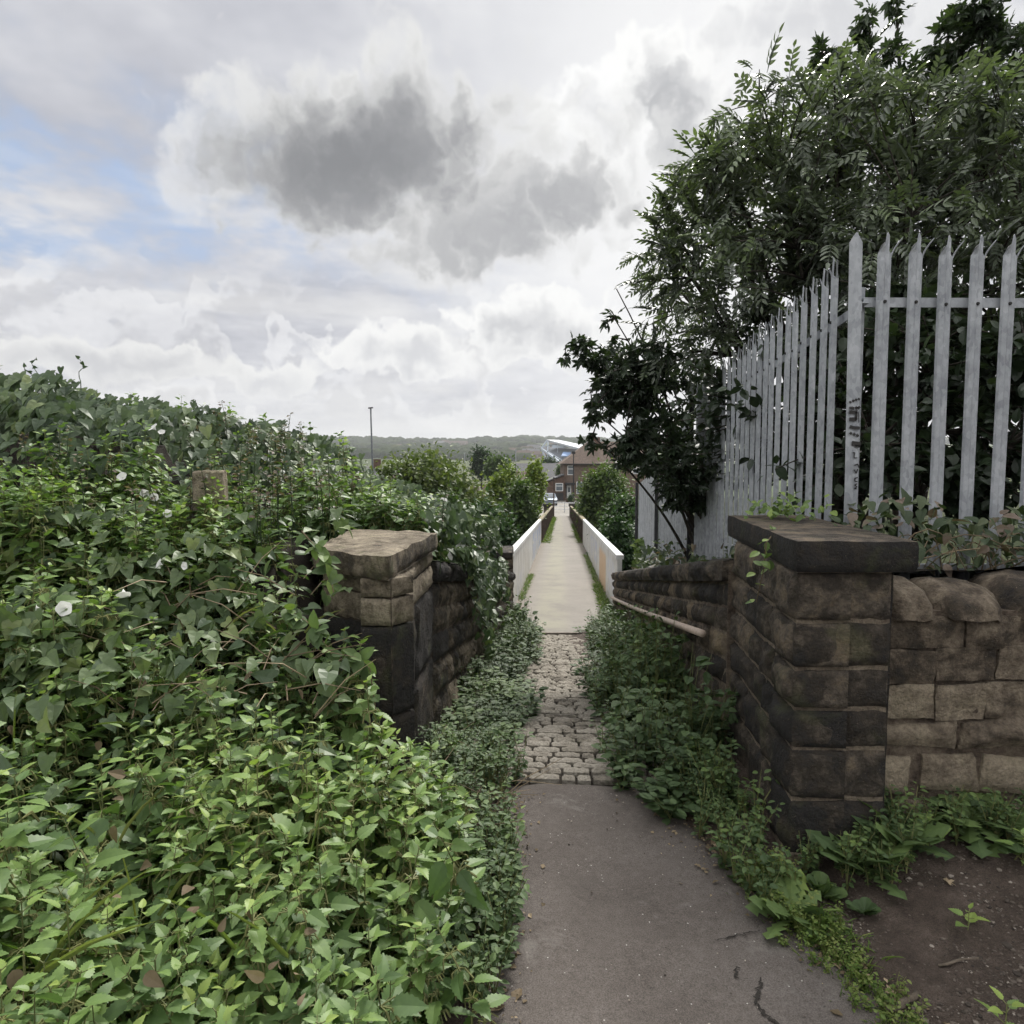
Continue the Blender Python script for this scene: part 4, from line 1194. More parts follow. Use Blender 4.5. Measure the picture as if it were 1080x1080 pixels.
mb = MB(); ny_, nx_ = 60, 40; V = []
for Y in np.linspace(3.05, 18, ny_):
    for t in np.linspace(0, 1, nx_):
        X = wallR(Y) + .3 + 16 * t ** 2 + (.22 if Y < 3.8 else 0)
        V.append((X, Y, float(bankR(X, Y))))
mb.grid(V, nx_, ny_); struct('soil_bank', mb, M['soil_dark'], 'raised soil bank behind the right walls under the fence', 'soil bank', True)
mb = MB(); V = []
for Y in np.linspace(2.4, 18, 70):
    xr = min(wallL(Y) - .3, -1.0) if Y < 4.5 else wallL(Y) - .3
    for t in np.linspace(0, 1, 50):
        X = xr - 16 * t ** 2
        V.append((X, Y, float(bankL(X, Y))))
mb.grid(V, 50, 70, flip=True); struct('soil_bank', mb, M['soil_dark'], 'raised soil bank behind the left wall under the nettles, partly dark backing for leaf gaps', 'soil bank', True)

# nettles: near patch, fully modelled leaves
def nettle_patch(name, label, region, count, T, tint_m, hmin, mask):
    mb = MB(); X0, X1, Y0, Y1 = region
    X = rng.uniform(X0, X1, count * 8); Y = rng.uniform(Y0, Y1, count * 8)
    Z = canopy(X, Y)
    ok = mask(X, Y, Z) & in_view(X, Y, Z, 90) & (noise2(X, Y, 3.6, 57, 2) > .34 + .1 * rng.random(len(X)))
    X, Y, Z = X[ok][:count], Y[ok][:count], Z[ok][:count]
    N = len(X)
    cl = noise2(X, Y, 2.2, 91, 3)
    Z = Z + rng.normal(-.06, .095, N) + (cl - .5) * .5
    k = rng.integers(0, len(T), N)
    sc = rng.uniform(.58, 1.08, N)
    A = rotz(rng.uniform(0, 6.28, N)); B = rotx(rng.normal(0, .2, N)); Cc = rotz(rng.uniform(0, 6.28, N))
    Mx = np.einsum('nij,njk,nkl->nil', Cc, B, A) * sc[:, None, None]
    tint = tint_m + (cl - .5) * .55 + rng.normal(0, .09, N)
    for i, t in enumerate(T):
        s = k == i
        mb.inst(t, Mx[s], np.stack([X, Y, Z], 1)[s], tint[s])
    o = obj(name, mb, [M['nettle'], M['nettle_stem']])
    tag(o, label, 'nettles', kind='stuff'); print(name, N, len(o.data.polygons))
    return o
def near_mask(X, Y, Z):
    edge_ = tarL(Y) - .12 - np.clip((1.8 - Y) * .1, 0, .2)
    # keep clear of the pier and of the lens
    pier = (X > -1.1) & (Y > 3.0)
    fr = (Y > 2.72) & (X > -.72 + (Y - 2.72) * .4) 
    return (X < edge_ + (noise2(X, Y, 5, 3, 2) - .5) * .14) & (Y > 1.02) & (Y < 3.7) & ~pier & ~fr
nettle_patch('nettle_bed', 'dense bed of bright green stinging nettles filling the left foreground', (-4.3, 0, 1.0, 3.7), 1480, NET_HI, .54, 0, near_mask)
def mid_mask(X, Y, Z):
    pier = (X > -1.12) & (Y < 4.6)
    return (X < wallL(Y) - .15) & (Y > 3.2) & ~pier & (mound_mask(X, Y) < .5) | ((Y > 5.0) & (X < wallL(Y) - .1) & (X > -3.4) & (mound_mask(X, Y) < rng.random(X.shape) * 1.1))
nettle_patch('nettle_bed', 'taller darker nettles growing behind the left pier and along the bank', (-6.5, .6, 3.0, 10.6), 2100, NET_LO, .46, 0, mid_mask)

# bindweed covering the tall mound on the left
bm_root = thing('bindweed', 'tall mound smothered in arrow-leaved bindweed with white flowers, far left', 'climbing plant', (-3, 5, .7))
mb = MB()
N = 12500
X = rng.uniform(-7.5, -.6, N * 3); Y = rng.uniform(3.4, 7.2, N * 3); Z = canopy(X, Y)
ok = (mound_mask(X, Y) > rng.uniform(.0, .5, len(X))) & in_view(X, Y, Z, 40)
X, Y, Z = X[ok][:N], Y[ok][:N], Z[ok][:N]
e = .03
gx = (canopy(X + e, Y) - canopy(X - e, Y)) / (2 * e); gy = (canopy(X, Y + e) - canopy(X, Y - e)) / (2 * e)
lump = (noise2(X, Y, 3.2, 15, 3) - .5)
nrm = np.stack([-gx, -gy, np.ones_like(gx)], 1); nrm /= np.linalg.norm(nrm, axis=1)[:, None]
# hang the leaves on the sloping face, a few centimetres deep, tips pointing downhill and towards the light
d = np.stack([-gx * .4, -gy * .4 - .8, -.9 - .3 * np.hypot(gx, gy)], 1) + rng.normal(0, .35, (len(X), 3))
n2 = nrm * .8 + np.array([.0, -.55, .45]) + rng.normal(0, .28, (len(X), 3))
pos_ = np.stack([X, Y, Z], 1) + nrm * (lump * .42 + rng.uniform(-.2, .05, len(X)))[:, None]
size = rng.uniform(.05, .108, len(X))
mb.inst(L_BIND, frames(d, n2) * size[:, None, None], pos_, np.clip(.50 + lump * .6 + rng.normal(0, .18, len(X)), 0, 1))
obj('foliage', mb, M['bindweed'], bm_root)
def flower_mb(p, facing, s):
    mb = MB(); k = 20; V = [(0, 0, 0)]
    for r_, zz2 in ((.22, .45), (.5, .85), (1.0, .98)):
        for i in range(k):
            a = 2 * math.pi * i / k; rr = r_ * (1 + (.07 * math.cos(5 * a) if r_ == 1 else 0)); V.append((rr * math.cos(a), rr * math.sin(a), zz2))
    V = np.array(V)
    F_ = [(0, 1 + i, 1 + (i + 1) % k) for i in range(k)] + [(1 + l*k + i, 1 + (l+1)*k + i, 1 + (l+1)*k + (i+1) % k, 1 + l*k + (i+1) % k) for l in range(2) for i in range(k)]
    z = np.array(facing, float); z /= np.linalg.norm(z); x = np.cross(z, (0, 0, 1.)); x /= np.linalg.norm(x) + 1e-6; y = np.cross(z, x)
    Wv = p + s * (V[:, :1] * x + V[:, 1:2] * y + V[:, 2:] * z)
    mb.add(Wv, F_, 0, .5)
    return mb
for px, py, s in [(165, 454, .036), (171, 458, .025), (131, 505, .032), (152, 522, .026), (161, 525, .026), (177, 541, .025), (44, 415, .022)]:
    if py < 440 and px > 400: continue
    p = hit(px, py, .07)
    obj('flower', flower_mb(p, (rng.normal(0, .7) + .2, -1, rng.normal(.35, .4)), s * .85), M['flower'], bm_root, True)
# tendrils against the sky
mb = MB()
for px, py, Yt, h in [(30, 402, 4.75, .1), (38, 400, 4.75, .14), (85, 402, 4.8, .16), (60, 402, 4.7, .06), (205, 436, 5.1, .09), (225, 446, 5.5, .10)]:
    p = at(px, py, Yt); pts = [p - np.array([0, 0, .2])]
    for k in range(6): pts.append(p + np.array([.025 * math.sin(k * 1.3 + px), rng.normal(0, .01), h * k / 5]))
    mb.tube(pts, np.linspace(.004, .0015, 7), 4, 0, .3)
    for k in range(3): mb.inst(L_BIND, frames(rng.normal(0, 1, (1, 3)), np.array([[0, -1., .3]])) * .03, pts[-1 - k][None], np.array([.3]))
    obj('tendril', mb, M['bindweed'], bm_root); mb = MB()

# bindweed trailing through the nettles and over the left wall
br2 = thing('bindweed', 'bindweed with white trumpet flowers trailing over the left stone wall', 'climbing plant', (wallL(6), 6, .9))
mb = MB()
N = 1500
Yv = rng.uniform(4.7, 8.4, N); ox = np.abs(rng.normal(0, .3, N)); Xv = wallL(Yv) + .08 - ox
Zv = np.maximum(canopy(Xv, Yv) - .1, .99 - .1685 * (Yv - 4.3)) + rng.uniform(-.12, .08, N)
over = rng.random(N) < .42                            # these hang down the face
clump = np.exp(-((Yv - 6.6) / .9) ** 2) + .5 * np.exp(-((Yv - 8.4) / .6) ** 2)
Zv = np.where(over, .99 - .1685 * (Yv - 4.3) - rng.random(N) ** 1.3 * .95 * clump + .1, Zv); Xv = np.where(over, wallL(Yv) + .05 + rng.uniform(0, .12, N), Xv)
d = rng.normal(0, .5, (N, 3)) + np.array([.25, -.4, -.8])
mb.inst(L_BIND, frames(d, np.array([.55, -.5, .7]) + rng.normal(0, .3, (N, 3))) * rng.uniform(.05, .10, N)[:, None, None], np.stack([Xv, Yv, Zv], 1), np.clip(rng.normal(.5, .2, N), 0, 1))
obj('foliage', mb, M['bindweed'], br2)
for px, py, Yf, s in [(466, 529, 6.6, .04), (480, 572, 5.6, .05), (472, 584, 5.1, .036), (453, 525, 6.4, .03), (512, 590, 8.5, .03)]:
    obj('flower', flower_mb(at(px, py, Yf) + np.array([.03, -.1, 0]), (rng.normal(0, .3) + .2, -1, .2), s), M['flower'], br2, True)
br3 = thing('bindweed', 'bindweed climbing through the nettles with two big white flowers, left foreground', 'climbing plant', hit(110, 690))
mb = MB()
N = 420
px_ = rng.normal(140, 130, N); py_ = rng.normal(640, 75, N)
pp = np.array([hit(a, b, .0) for a, b in zip(np.clip(px_, -20, 360), np.clip(py_, 545, 830))])
mb.inst(L_BIND, frames(rng.normal(0, .5, (N, 3)) + np.array([.1, -.5, -.45]), np.array([0, -.5, .8]) + rng.normal(0, .3, (N, 3))) * rng.uniform(.05, .095, N)[:, None, None], pp + rng.normal(0, .02, (N, 3)) + np.array([0, 0, .02]), np.clip(rng.normal(.72, .18, N), 0, 1))
obj('foliage', mb, M['bindweed'], br3)
for px, py, s, fc_ in [(70, 641, .034, (.3, -1, .1)), (130, 621, .034, (.3, -.5, -.8)), (172, 596, .026, (-.6, -.5, .4)), (191, 597, .022, (.9, -.3, .1)), (42, 641, .014, (-.8, -.4, .1))]:
    obj('flower', flower_mb(hit(px, py, .12), fc_, s * .85), M['flower'], br3, True)

# tall nettle spikes on the skyline
for i, (px, py, Yt, lab) in enumerate([(327, 448, 6.4, 'tall nettle spike silhouetted on the skyline, left one of a close pair'), (358, 458, 6.6, 'tall nettle spike silhouetted on the skyline, nearest the thin lamp post'),
                          (245, 443, 5.9, 'brownish seeding nettle spike just right of the bindweed mound'), (280, 442, 6.0, 'brownish seeding nettle spike in the middle of the left skyline')]):
    p = at(px, py, Yt); t = thing('nettle_plant', lab, 'nettle', (p[0], p[1], p[2] - .7), 'tall nettles standing on the skyline')
    mb = MB(); mb.inst(NET_LO[(i * 2) % 5], rotz(np.array([i * 1.1])) * 1.15, p[None], np.array([.25]))
    obj('foliage', mb, [M['nettle'], M['nettle_stem']], t)

# brown seeding stems standing in the bank
mb = MB()
for i in range(70):
    px = rng.normal(275, 38) if i < 45 else rng.uniform(20, 500); py = rng.uniform(445, 560)
    p = hit(px, max(py, 440 if px < 330 else 520), .0)
    if p[1] < 3.3 or p[1] > 9: continue
    h = rng.uniform(.12, .28); top = p + np.array([rng.normal(0, .03), rng.normal(0, .03), h])
    mb.tube([p - np.array([0, 0, .3]), (p + top) / 2, top], [.003, .0025, .001], 4, 0, .35)
    n_ = 26; f = rng.random(n_) ** .8; a = rng.uniform(0, 6.28, n_)
    mb.inst(L_CARD, frames(np.stack([np.cos(a), np.sin(a), rng.normal(.2, .4, n_)], 1), np.array([0, 0, 1.]) + rng.normal(0, .4, (n_, 3))) * rng.uniform(.012, .035, n_)[:, None, None], p + (top - p) * f[:, None] + np.stack([np.cos(a), np.sin(a), np.zeros(n_)], 1) * .008, np.clip(rng.normal(.78, .14, n_), 0, 1))
tag(obj('seed_stems', mb, M['bramble']), 'brown seeding weed stems standing up out of the left bank', 'seed stems', kind='stuff')
# yellowed and dead leaves caught in the bed
mb = MB(); n_ = 36
pp = np.array([hit(rng.uniform(0, 330), rng.uniform(560, 1070), -.04) for _ in range(n_)])
mb.inst(L_NET2, frames(rng.normal(0, 1, (n_, 3)), np.array([0, -.3, 1.]) + rng.normal(0, .6, (n_, 3))) * rng.uniform(.025, .055, n_)[:, None, None], pp, np.clip(rng.normal(.25, .2, n_), 0, 1))
tag(obj('dead_leaves', mb, M['dry']), 'yellowed and withered leaves caught among the nettles', 'dead leaves', kind='stuff')
# stone gatepost stub in the nettles
gp = thing('stone_post', 'broken pale stone post poking out of the nettles left of the pier', 'post', (-1.7, 4.0, .8))
mb = MB(); c0 = at(222, 497, 3.85)
poly = [(c0[0] - .07, c0[1] - .08), (c0[0] + .075, c0[1] - .05), (c0[0] + .065, c0[1] + .07), (c0[0] - .07, c0[1] + .07)]
slab('shaft', poly, .6, c0[2], M['stone_l'], gp, .6, .72, .02, 23)

# weeds on both sides of the cobbles
def weed_strip(name, label, side, count, T, Y0, Y1, inner, height, mats, tm):
    mb = MB()
    Y = Y0 + (Y1 - Y0) * rng.random(count) ** 1.15
    t = rng.random(count)
    if side > 0: a = midX(Y) + inner(Y) + rng.normal(0, .05, count); b = wallR(Y) - .02
    else: a = midX(Y) - inner(Y) + rng.normal(0, .05, count); b = wallL(Y) + .02
    X = a + (b - a) * t
    Z = pathz(Y) - .03
    hsc = height(Y, t) * rng.uniform(.6, 1.4, count) * np.clip(2.3 * noise2(X, Y, 1.9, 83, 3) - .25, .25, 2) / .4
    k = rng.integers(0, len(T), count)
    cl = noise2(X, Y, 2.5, 37, 3)
    Mx = np.einsum('nij,njk->nik', rotx(rng.normal(0, .12, count)), rotz(rng.uniform(0, 6.28, count))) * np.stack([.8 + .2 * hsc, .8 + .2 * hsc, hsc], 1)[:, :, None]
    for i, tt_ in enumerate(T):
        s = k == i; mb.inst(tt_, Mx[s], np.stack([X, Y, Z], 1)[s], (tm + (cl - .5) * .6 + rng.normal(0, .08, count))[s])
    return tag(obj(name, mb, mats), label, 'weeds', kind='stuff')
wm = [M['weed'], M['nettle_stem']]
weed_strip('weed_bed', 'leafy dark green weeds crowding the right edge of the cobbles', 1, 620, WEED, 3.0, 11.4, lambda Y: np.interp(Y, [2.9, 3.4, 5, 9.8, 11.5], [.46, .25, .25, .42, .80]), lambda Y, t: np.interp(Y, [3, 3.6, 6, 9, 11.4], [.20, .34, .36, .32, .22]) * (.55 + .55 * np.sin(np.clip(t, 0, 1) * 2.4 + .3)), wm, .45)
weed_strip('weed_bed', 'leafy weeds crowding the left edge of the cobbles', -1, 440, WEED, 3.35, 11.6, lambda Y: np.interp(Y, [3.3, 5, 9.0, 9.8, 11.5], [.25, .29, .33, .6, .86]), lambda Y, t: np.interp(Y, [3.3, 4.2, 6, 8, 9.5, 11.4], [.10, .17, .24, .30, .30, .16]) * (.5 + .6 * np.sin(np.clip(t, 0, 1) * 2.4 + .3)), wm, .45)
# low weeds creeping between nettles, tarmac and left pier
mb = MB(); N = 240
Y = rng.uniform(1.9, 3.9, N); X = tarL(Y) - rng.random(N) * np.where(Y > 2.7, .6, .22) + .04
ok = ~((Y > 3.05) & (X < wallL(Y) + .05))
X, Y = X[ok], Y[ok]; N = len(X)
for i, tt_ in enumerate(WEED_S):
    s = rng.integers(0, 3, N) == i
    mb.inst(tt_, rotz(rng.uniform(0, 6.28, N))[s] * rng.uniform(.5, 1.1, N)[s][:, None, None], np.stack([X, Y, soilz(X, Y)], 1)[s], rng.normal(.45, .12, N)[s])
tag(obj('weed_bed', mb, wm), 'low weeds creeping on the left tarmac edge below the pale pier', 'weeds', kind='stuff')

# dry stalks at the foot of the left pier and among the nettles
mb = MB()
for i in range(110):
    if i < 60: p = np.array([rng.uniform(-.52, -.05), rng.uniform(2.75, 3.7), .0]); L_ = rng.uniform(.15, .45)
    else:
        p = hit(rng.uniform(120, 340), rng.uniform(610, 760), -.03); L_ = rng.uniform(.12, .4)
    a = rng.uniform(0, 6.28); e = rng.uniform(.1, .8)
    dd = np.array([math.cos(a) * math.cos(e), math.sin(a) * math.cos(e), math.sin(e)])
    pts = [p, p + dd * L_ * .5 + np.array([0, 0, .02]), p + dd * L_ + np.array([0, 0, -.05 * L_])]
    mb.tube(pts, [.003, .0025, .001], 4, 0, rng.uniform(.1, .9))
tag(obj('dry_stalks', mb, M['dry']), 'dead brown stalks tangled under the nettles and at the left pier foot', 'dead stalks', kind='stuff')
# long grass blades in the nettle bed and bridge-edge grass
def blades(mb, Pn, L_, lean, w, tm):
    N = len(Pn); a = rng.uniform(0, 6.28, N)
    T = leafT([0, .3, .6, .85, 1], [.5, .6, .5, .3, 0], .55, .1)
    d = np.stack([np.cos(a) * lean, np.sin(a) * lean, np.ones(N)], 1)
    Mx = frames(d, np.stack([np.cos(a) * -1, np.sin(a) * -1, lean], 1))
    Mx = Mx * np.stack([np.broadcast_to(w, N), L_, L_], 1)[:, None, :]
    mb.inst(T, Mx, Pn, np.clip(rng.normal(tm, .18, N), 0, 1))
mb = MB()
pp = np.array([hit(rng.uniform(0, 330), rng.uniform(640, 1060), -.12) for _ in range(32)])
blades(mb, pp, rng.uniform(.12, .26, 32), rng.uniform(.3, 1.1, 32), .0045, .8)
tag(obj('long_grass', mb, M['grass']), 'single arching grass blades scattered through the nettles', 'grass', kind='stuff')
mb = MB()
def edge_grass(o0, o1, Y0, Y1, n, L0):
    Yg = rng.uniform(Y0, Y1, n); og = rng.uniform(o0, o1, n)
    blades(mb, np.stack([midX(Yg) + og, Yg, pathz(Yg) + .02], 1), L0 * rng.uniform(.5, 1.3, n), rng.uniform(.2, 1.2, n), .012, .55)
edge_grass(.70, .89, 10.5, 16, 1100, .10); edge_grass(.76, .89, 16, 24, 700, .09); edge_grass(-.9, -.78, 13.5, 18, 420, .10); edge_grass(-.9, -.55, 30, 66, 1500, .2); edge_grass(.72, .9, 30, 50, 500, .2)
tag(obj('grass_strip', mb, M['grass']), 'strips of short grass and moss along both edges of the bridge deck', 'grass', kind='stuff')
# grass and moss strip on the right tarmac edge
mb = MB(); n = 2600
Yg = rng.uniform(1.75, 2.62, n); t = rng.normal(0, .05, n) * np.interp(Yg, [1.75, 2.2, 2.62], [.5, 1.2, 1.1])
Xg = np.interp(Yg, [1.75, 1.95, 2.2, 2.4, 2.65], [1.10, 1.07, 1.03, .97, .94]) + t
blades(mb, np.stack([Xg, Yg, soilz(Xg, Yg) - .005], 1), rng.uniform(.02, .07, n), rng.uniform(.2, 1.6, n), .004, .5)
N = 130; Yg = rng.uniform(1.8, 2.6, N); Xg = np.interp(Yg, [1.75, 1.95, 2.2, 2.4, 2.65], [1.10, 1.07, 1.03, .97, .94]) + rng.normal(0, .06, N)
for i, tt_ in enumerate(WEED_S):
    s = rng.integers(0, 3, N) == i
    mb.inst(tt_, rotz(rng.uniform(0, 6.28, N))[s] * rng.uniform(.25, .5, N)[s][:, None, None], np.stack([Xg, Yg, soilz(Xg, Yg)], 1)[s], rng.normal(.6, .12, N)[s])
tag(obj('grass_strip', mb, M['grass']), 'ragged strip of grass and moss between the tarmac and the bare earth, right', 'grass', kind='stuff')
# gravel on the earth
def pebble_T(seed):
    r = np.random.default_rng(seed); bm = bmesh.new(); bmesh.ops.create_icosphere(bm, subdivisions=1, radius=1)
    for v in bm.verts: v.co *= r.uniform(.7, 1.15); v.co.z *= .55
    V = np.array([v.co for v in bm.verts]); Fq = np.array([[v.index for v in f.verts] for f in bm.faces]); bm.free()
    return dict(V=V, parts=[(Fq, 0)], tv=np.zeros(len(V)))
PEB = [pebble_T(i) for i in range(4)]
mPeb = mat_leaf('pebble', [(0, (.035, .028, .023)), (.6, (.11, .09, .073)), (1, (.3, .265, .225))], .0, .85, .3)
mb = MB(); N = 7000
Yp = rng.uniform(1.4, 2.75, N); Xp = tarR(Yp) + np.abs(rng.normal(.35, .35, N)) - .02
dens = noise2(Xp, Yp, 4, 61, 2) > .42
Xp, Yp = Xp[dens], Yp[dens]; N = len(Xp)
sz = np.exp(rng.normal(-5.75, .55, N))
for i in range(4):
    s = rng.integers(0, 4, N) == i
    mb.inst(PEB[i], rotz(rng.uniform(0, 6.28, N))[s] * sz[s][:, None, None], np.stack([Xp, Yp, soilz(Xp, Yp) + sz * .2], 1)[s], rng.normal(.42, .26, N)[s])
N = 260; Yp = rng.uniform(1.3, 3.2, N); Xp = tarL(Yp) + (tarR(Yp) - tarL(Yp)) * rng.beta(.5, .4, N)
sz = np.exp(rng.normal(-6.0, .35, N))
mb.inst(PEB[0], rotz(rng.uniform(0, 6.28, N)) * sz[:, None, None], np.stack([Xp, Yp, np.full(N, .006)], 1), rng.normal(.5, .3, N))
tag(obj('gravel', mb, mPeb), 'scattered small stones on the bare earth right of the path', 'gravel', kind='stuff')

mb = MB(); N = 900
Yp = rng.uniform(1.4, 3.25, N); sd2 = rng.random(N) < .62
Xp = np.where(sd2, tarR(Yp) - np.abs(rng.normal(0, .10, N)) + .05, tarL(Yp) + np.abs(rng.normal(0, .07, N)) - .02)
mb.inst(L_CARD, frames(rng.normal(0, 1, (N, 3)) * np.array([1, 1, .15]), np.array([0, 0, 1.]) + rng.normal(0, .3, (N, 3))) * np.exp(rng.normal(-4.4, .5, N))[:, None, None], np.stack([Xp, Yp, np.maximum(soilz(Xp, Yp), 0) + .006], 1), np.clip(rng.normal(.2, .3, N), 0, 1))
tag(obj('leaf_litter', mb, M['dry']), 'crumbs of dead leaf and twig along both edges of the tarmac', 'litter', kind='stuff')
# rosette weeds and young nettles on the earth
def rosette(name, label, px, py, n, L_, Lf, upr, tm, mat='weed'):
    d = ray(px, py); k = (CAM_Z - .05) / -d[2]; p = np.array([d[0] * k, d[1] * k, 0]); p[2] = float(soilz(p[0], p[1]))
    t = thing(name, label, 'weed', p)
    for i in range(n):
        a = 2 * math.pi * i / n + rng.normal(0, .25); e = rng.uniform(*upr)
        dd = np.array([[math.cos(a), math.sin(a), e]])
        mb = MB(); mb.inst(Lf, frames(dd, np.array([[0, 0, 1.]]) + rng.normal(0, .25, (1, 3))) * L_ * rng.uniform(.7, 1.15), p[None] + np.array([[0, 0, .01]]), np.array([np.clip(rng.normal(tm, .12), 0, 1)]))
        obj('leaf', mb, M[mat], t)
ts = [0]; ws = [.05]
for i in range(6):
    ts += [(i + .35) / 6.5, (i + .8) / 6.5]; ws += [.03 + .015 * i, .09 + .03 * min(i, 4)]
ts.append(1); ws.append(0)
L_DAND = leafT(ts, ws, .45, .12, base=.5)
L_ROUND = dict(V=np.array([(0, 0, 0)] + [(.0 + .42 * math.sin(a), .62 - .42 * math.cos(a), .06 * math.cos(3 * a)) for a in np.linspace(.3, 2 * math.pi - .3, 13)]), parts=[(np.array([(0, i, i + 1) for i in range(1, 13)]), 0)])
rosette('dandelion_plant', 'bright jagged-leaved weed clump at the left foot of the black pier', 838, 955, 26, .17, L_DAND, (.4, 1.9), .8)
rosette('dandelion_plant', 'jagged-leaved weed clump against the front face of the black pier', 905, 922, 28, .19, L_DAND, (.5, 2.2), .66)
rosette('dandelion_plant', 'jagged-leaved weed clump where the pier meets the rubble wall', 950, 912, 28, .18, L_DAND, (.4, 2.0), .6)
rosette('dandelion_plant', 'broad jagged-leaved weed under the rubble wall, farther right', 1022, 893, 26, .19, L_DAND, (.3, 1.5), .68)
rosette('dandelion_plant', 'jagged-leaved weed at the right picture edge below the wall', 1072, 908, 24, .18, L_DAND, (.3, 1.4), .62)
rosette('round_leaf_weed', 'clump of round soft leaves between the black pier and the grass strip', 868, 935, 22, .075, L_ROUND, (.3, 1.6), .6)
rosette('round_leaf_weed', 'small clump of round leaves on bare earth below the pier', 912, 955, 12, .06, L_ROUND, (.2, .9), .4)
for i, (px, py, h, lab) in enumerate([(1022, 962, .36, 'young pale nettle leaning on the bare earth near the right edge'), (1062, 1060, .42, 'young nettle at the lower right corner'), (1080, 880, .35, 'young nettle at the right edge under the wall')]):
    p = at(px, py, [2.2, 1.75, 2.45][i]); b = p.copy(); b[2] = 0.05
    t = thing('nettle_plant', lab, 'nettle', (p[0], p[1], .05), 'young nettles on the bare earth')
    mb = MB(); mb.inst(NET_HI[i], rotz(np.array([i * 2.])) * .9, p[None], np.array([.7]))
    obj('foliage', mb, [M['nettle'], M['nettle_stem']], t)
# small weeds along the pier foot
mb = MB(); N = 55
Yp = rng.uniform(2.35, 3.3, N); Xp = np.interp(Yp, [2.35, 2.6, 3.3], [.92, .92, .93]) + rng.normal(0, .07, N)
Xp = np.where(Yp > 2.55, np.minimum(Xp, wallR(Yp) - .02), Xp)
for i, tt_ in enumerate(WEED_S):
    s = rng.integers(0, 3, N) == i
    mb.inst(tt_, rotz(rng.uniform(0, 6.28, N))[s] * rng.uniform(.5, 1.2, N)[s][:, None, None], np.stack([Xp, Yp, soilz(Xp, Yp)], 1)[s], rng.normal(.55, .12, N)[s])
tag(obj('weed_bed', mb, wm), 'small leafy weeds growing along the left foot of the black pier', 'weeds', kind='stuff')
mb = MB(); N = 110
Xp = rng.uniform(1.12, 2.6, N); Yp = np.where(Xp < 1.5, 2.56, 2.70) - np.abs(rng.normal(0, .10, N))
for i, tt_ in enumerate(WEED_S):
    s = rng.integers(0, 3, N) == i
    mb.inst(tt_, rotz(rng.uniform(0, 6.28, N))[s] * rng.uniform(.35, .95, N)[s][:, None, None], np.stack([Xp, Yp, soilz(Xp, Yp)], 1)[s], rng.normal(.55, .14, N)[s])
tag(obj('weed_bed', mb, wm), 'small leafy weeds along the foot of the rubble wall and pier front', 'weeds', kind='stuff')
# fallen stick, twig and leaves
def ground_pt(px, py, z=.02):
    d = ray(px, py); k = (CAM_Z - z) / -d[2]; return np.array([d[0] * k, d[1] * k, z])
def stick(name, label, pts, r):
    q = [ground_pt(*p) for p in pts]
    for v in q: v[2] = max(float(soilz(v[0], v[1])), 0) + r * .9
    t = thing(name, label, 'stick', q[0]); mb = MB()
    dense = []
    for a, b in zip(q[:-1], q[1:]):
        for f in (0, .35, .7): dense.append(a + (b - a) * f + rng.normal(0, r * .2, 3))
    dense.append(q[-1]); mb.tube(dense, r * (1 + rng.normal(0, .12, len(dense))), 8); obj('wood', mb, M['stick'], t, True)
    mb = MB(); a = dense[len(dense) // 2]; mb.tube([a, a + np.array([r * 1.8, -r, r * 1.2])], [r * .5, r * .25], 6); obj('broken_twig', mb, M['stick'], t)
M['stick'] = mat_plain('grey_wood', (.11, .088, .066), .9, .4, 40, bump=.6)
stick('fallen_branch', 'short thick broken branch lying on the earth at the bottom right', [(935, 1063), (950, 1056), (968, 1045)], .010)
stick('fallen_twig', 'pale thin twig lying on the stony earth, right', [(990, 1018), (1012, 1013), (1032, 1009)], .005)
stick('fallen_twig', 'dark thin twig lying on the left side of the tarmac', [(515, 915), (528, 922), (540, 928)], .005)
for px, py, s, lab in [(942, 1047, .055, 'pale fallen leaf beside the broken branch'), (974, 1078, .05, 'pale fallen leaf at the bottom edge, right of the tarmac'), (774, 917, .045, 'pale fallen leaf at the tarmac edge near the pier foot'), (996, 949, .05, 'pale fallen leaf on the earth under the rubble wall')]:
    p = ground_pt(px, py); p[2] = max(float(soilz(p[0], p[1])), 0) + .012
    mb = MB(); mb.inst(L_SYC, frames(rng.normal(0, 1, (1, 3)) * np.array([1, 1, .05]), np.array([[.1, -.2, 1.]])) * s, p[None], np.array([.8]))
    tag(obj('fallen_leaf', mb, M['dry']), lab, 'leaf')

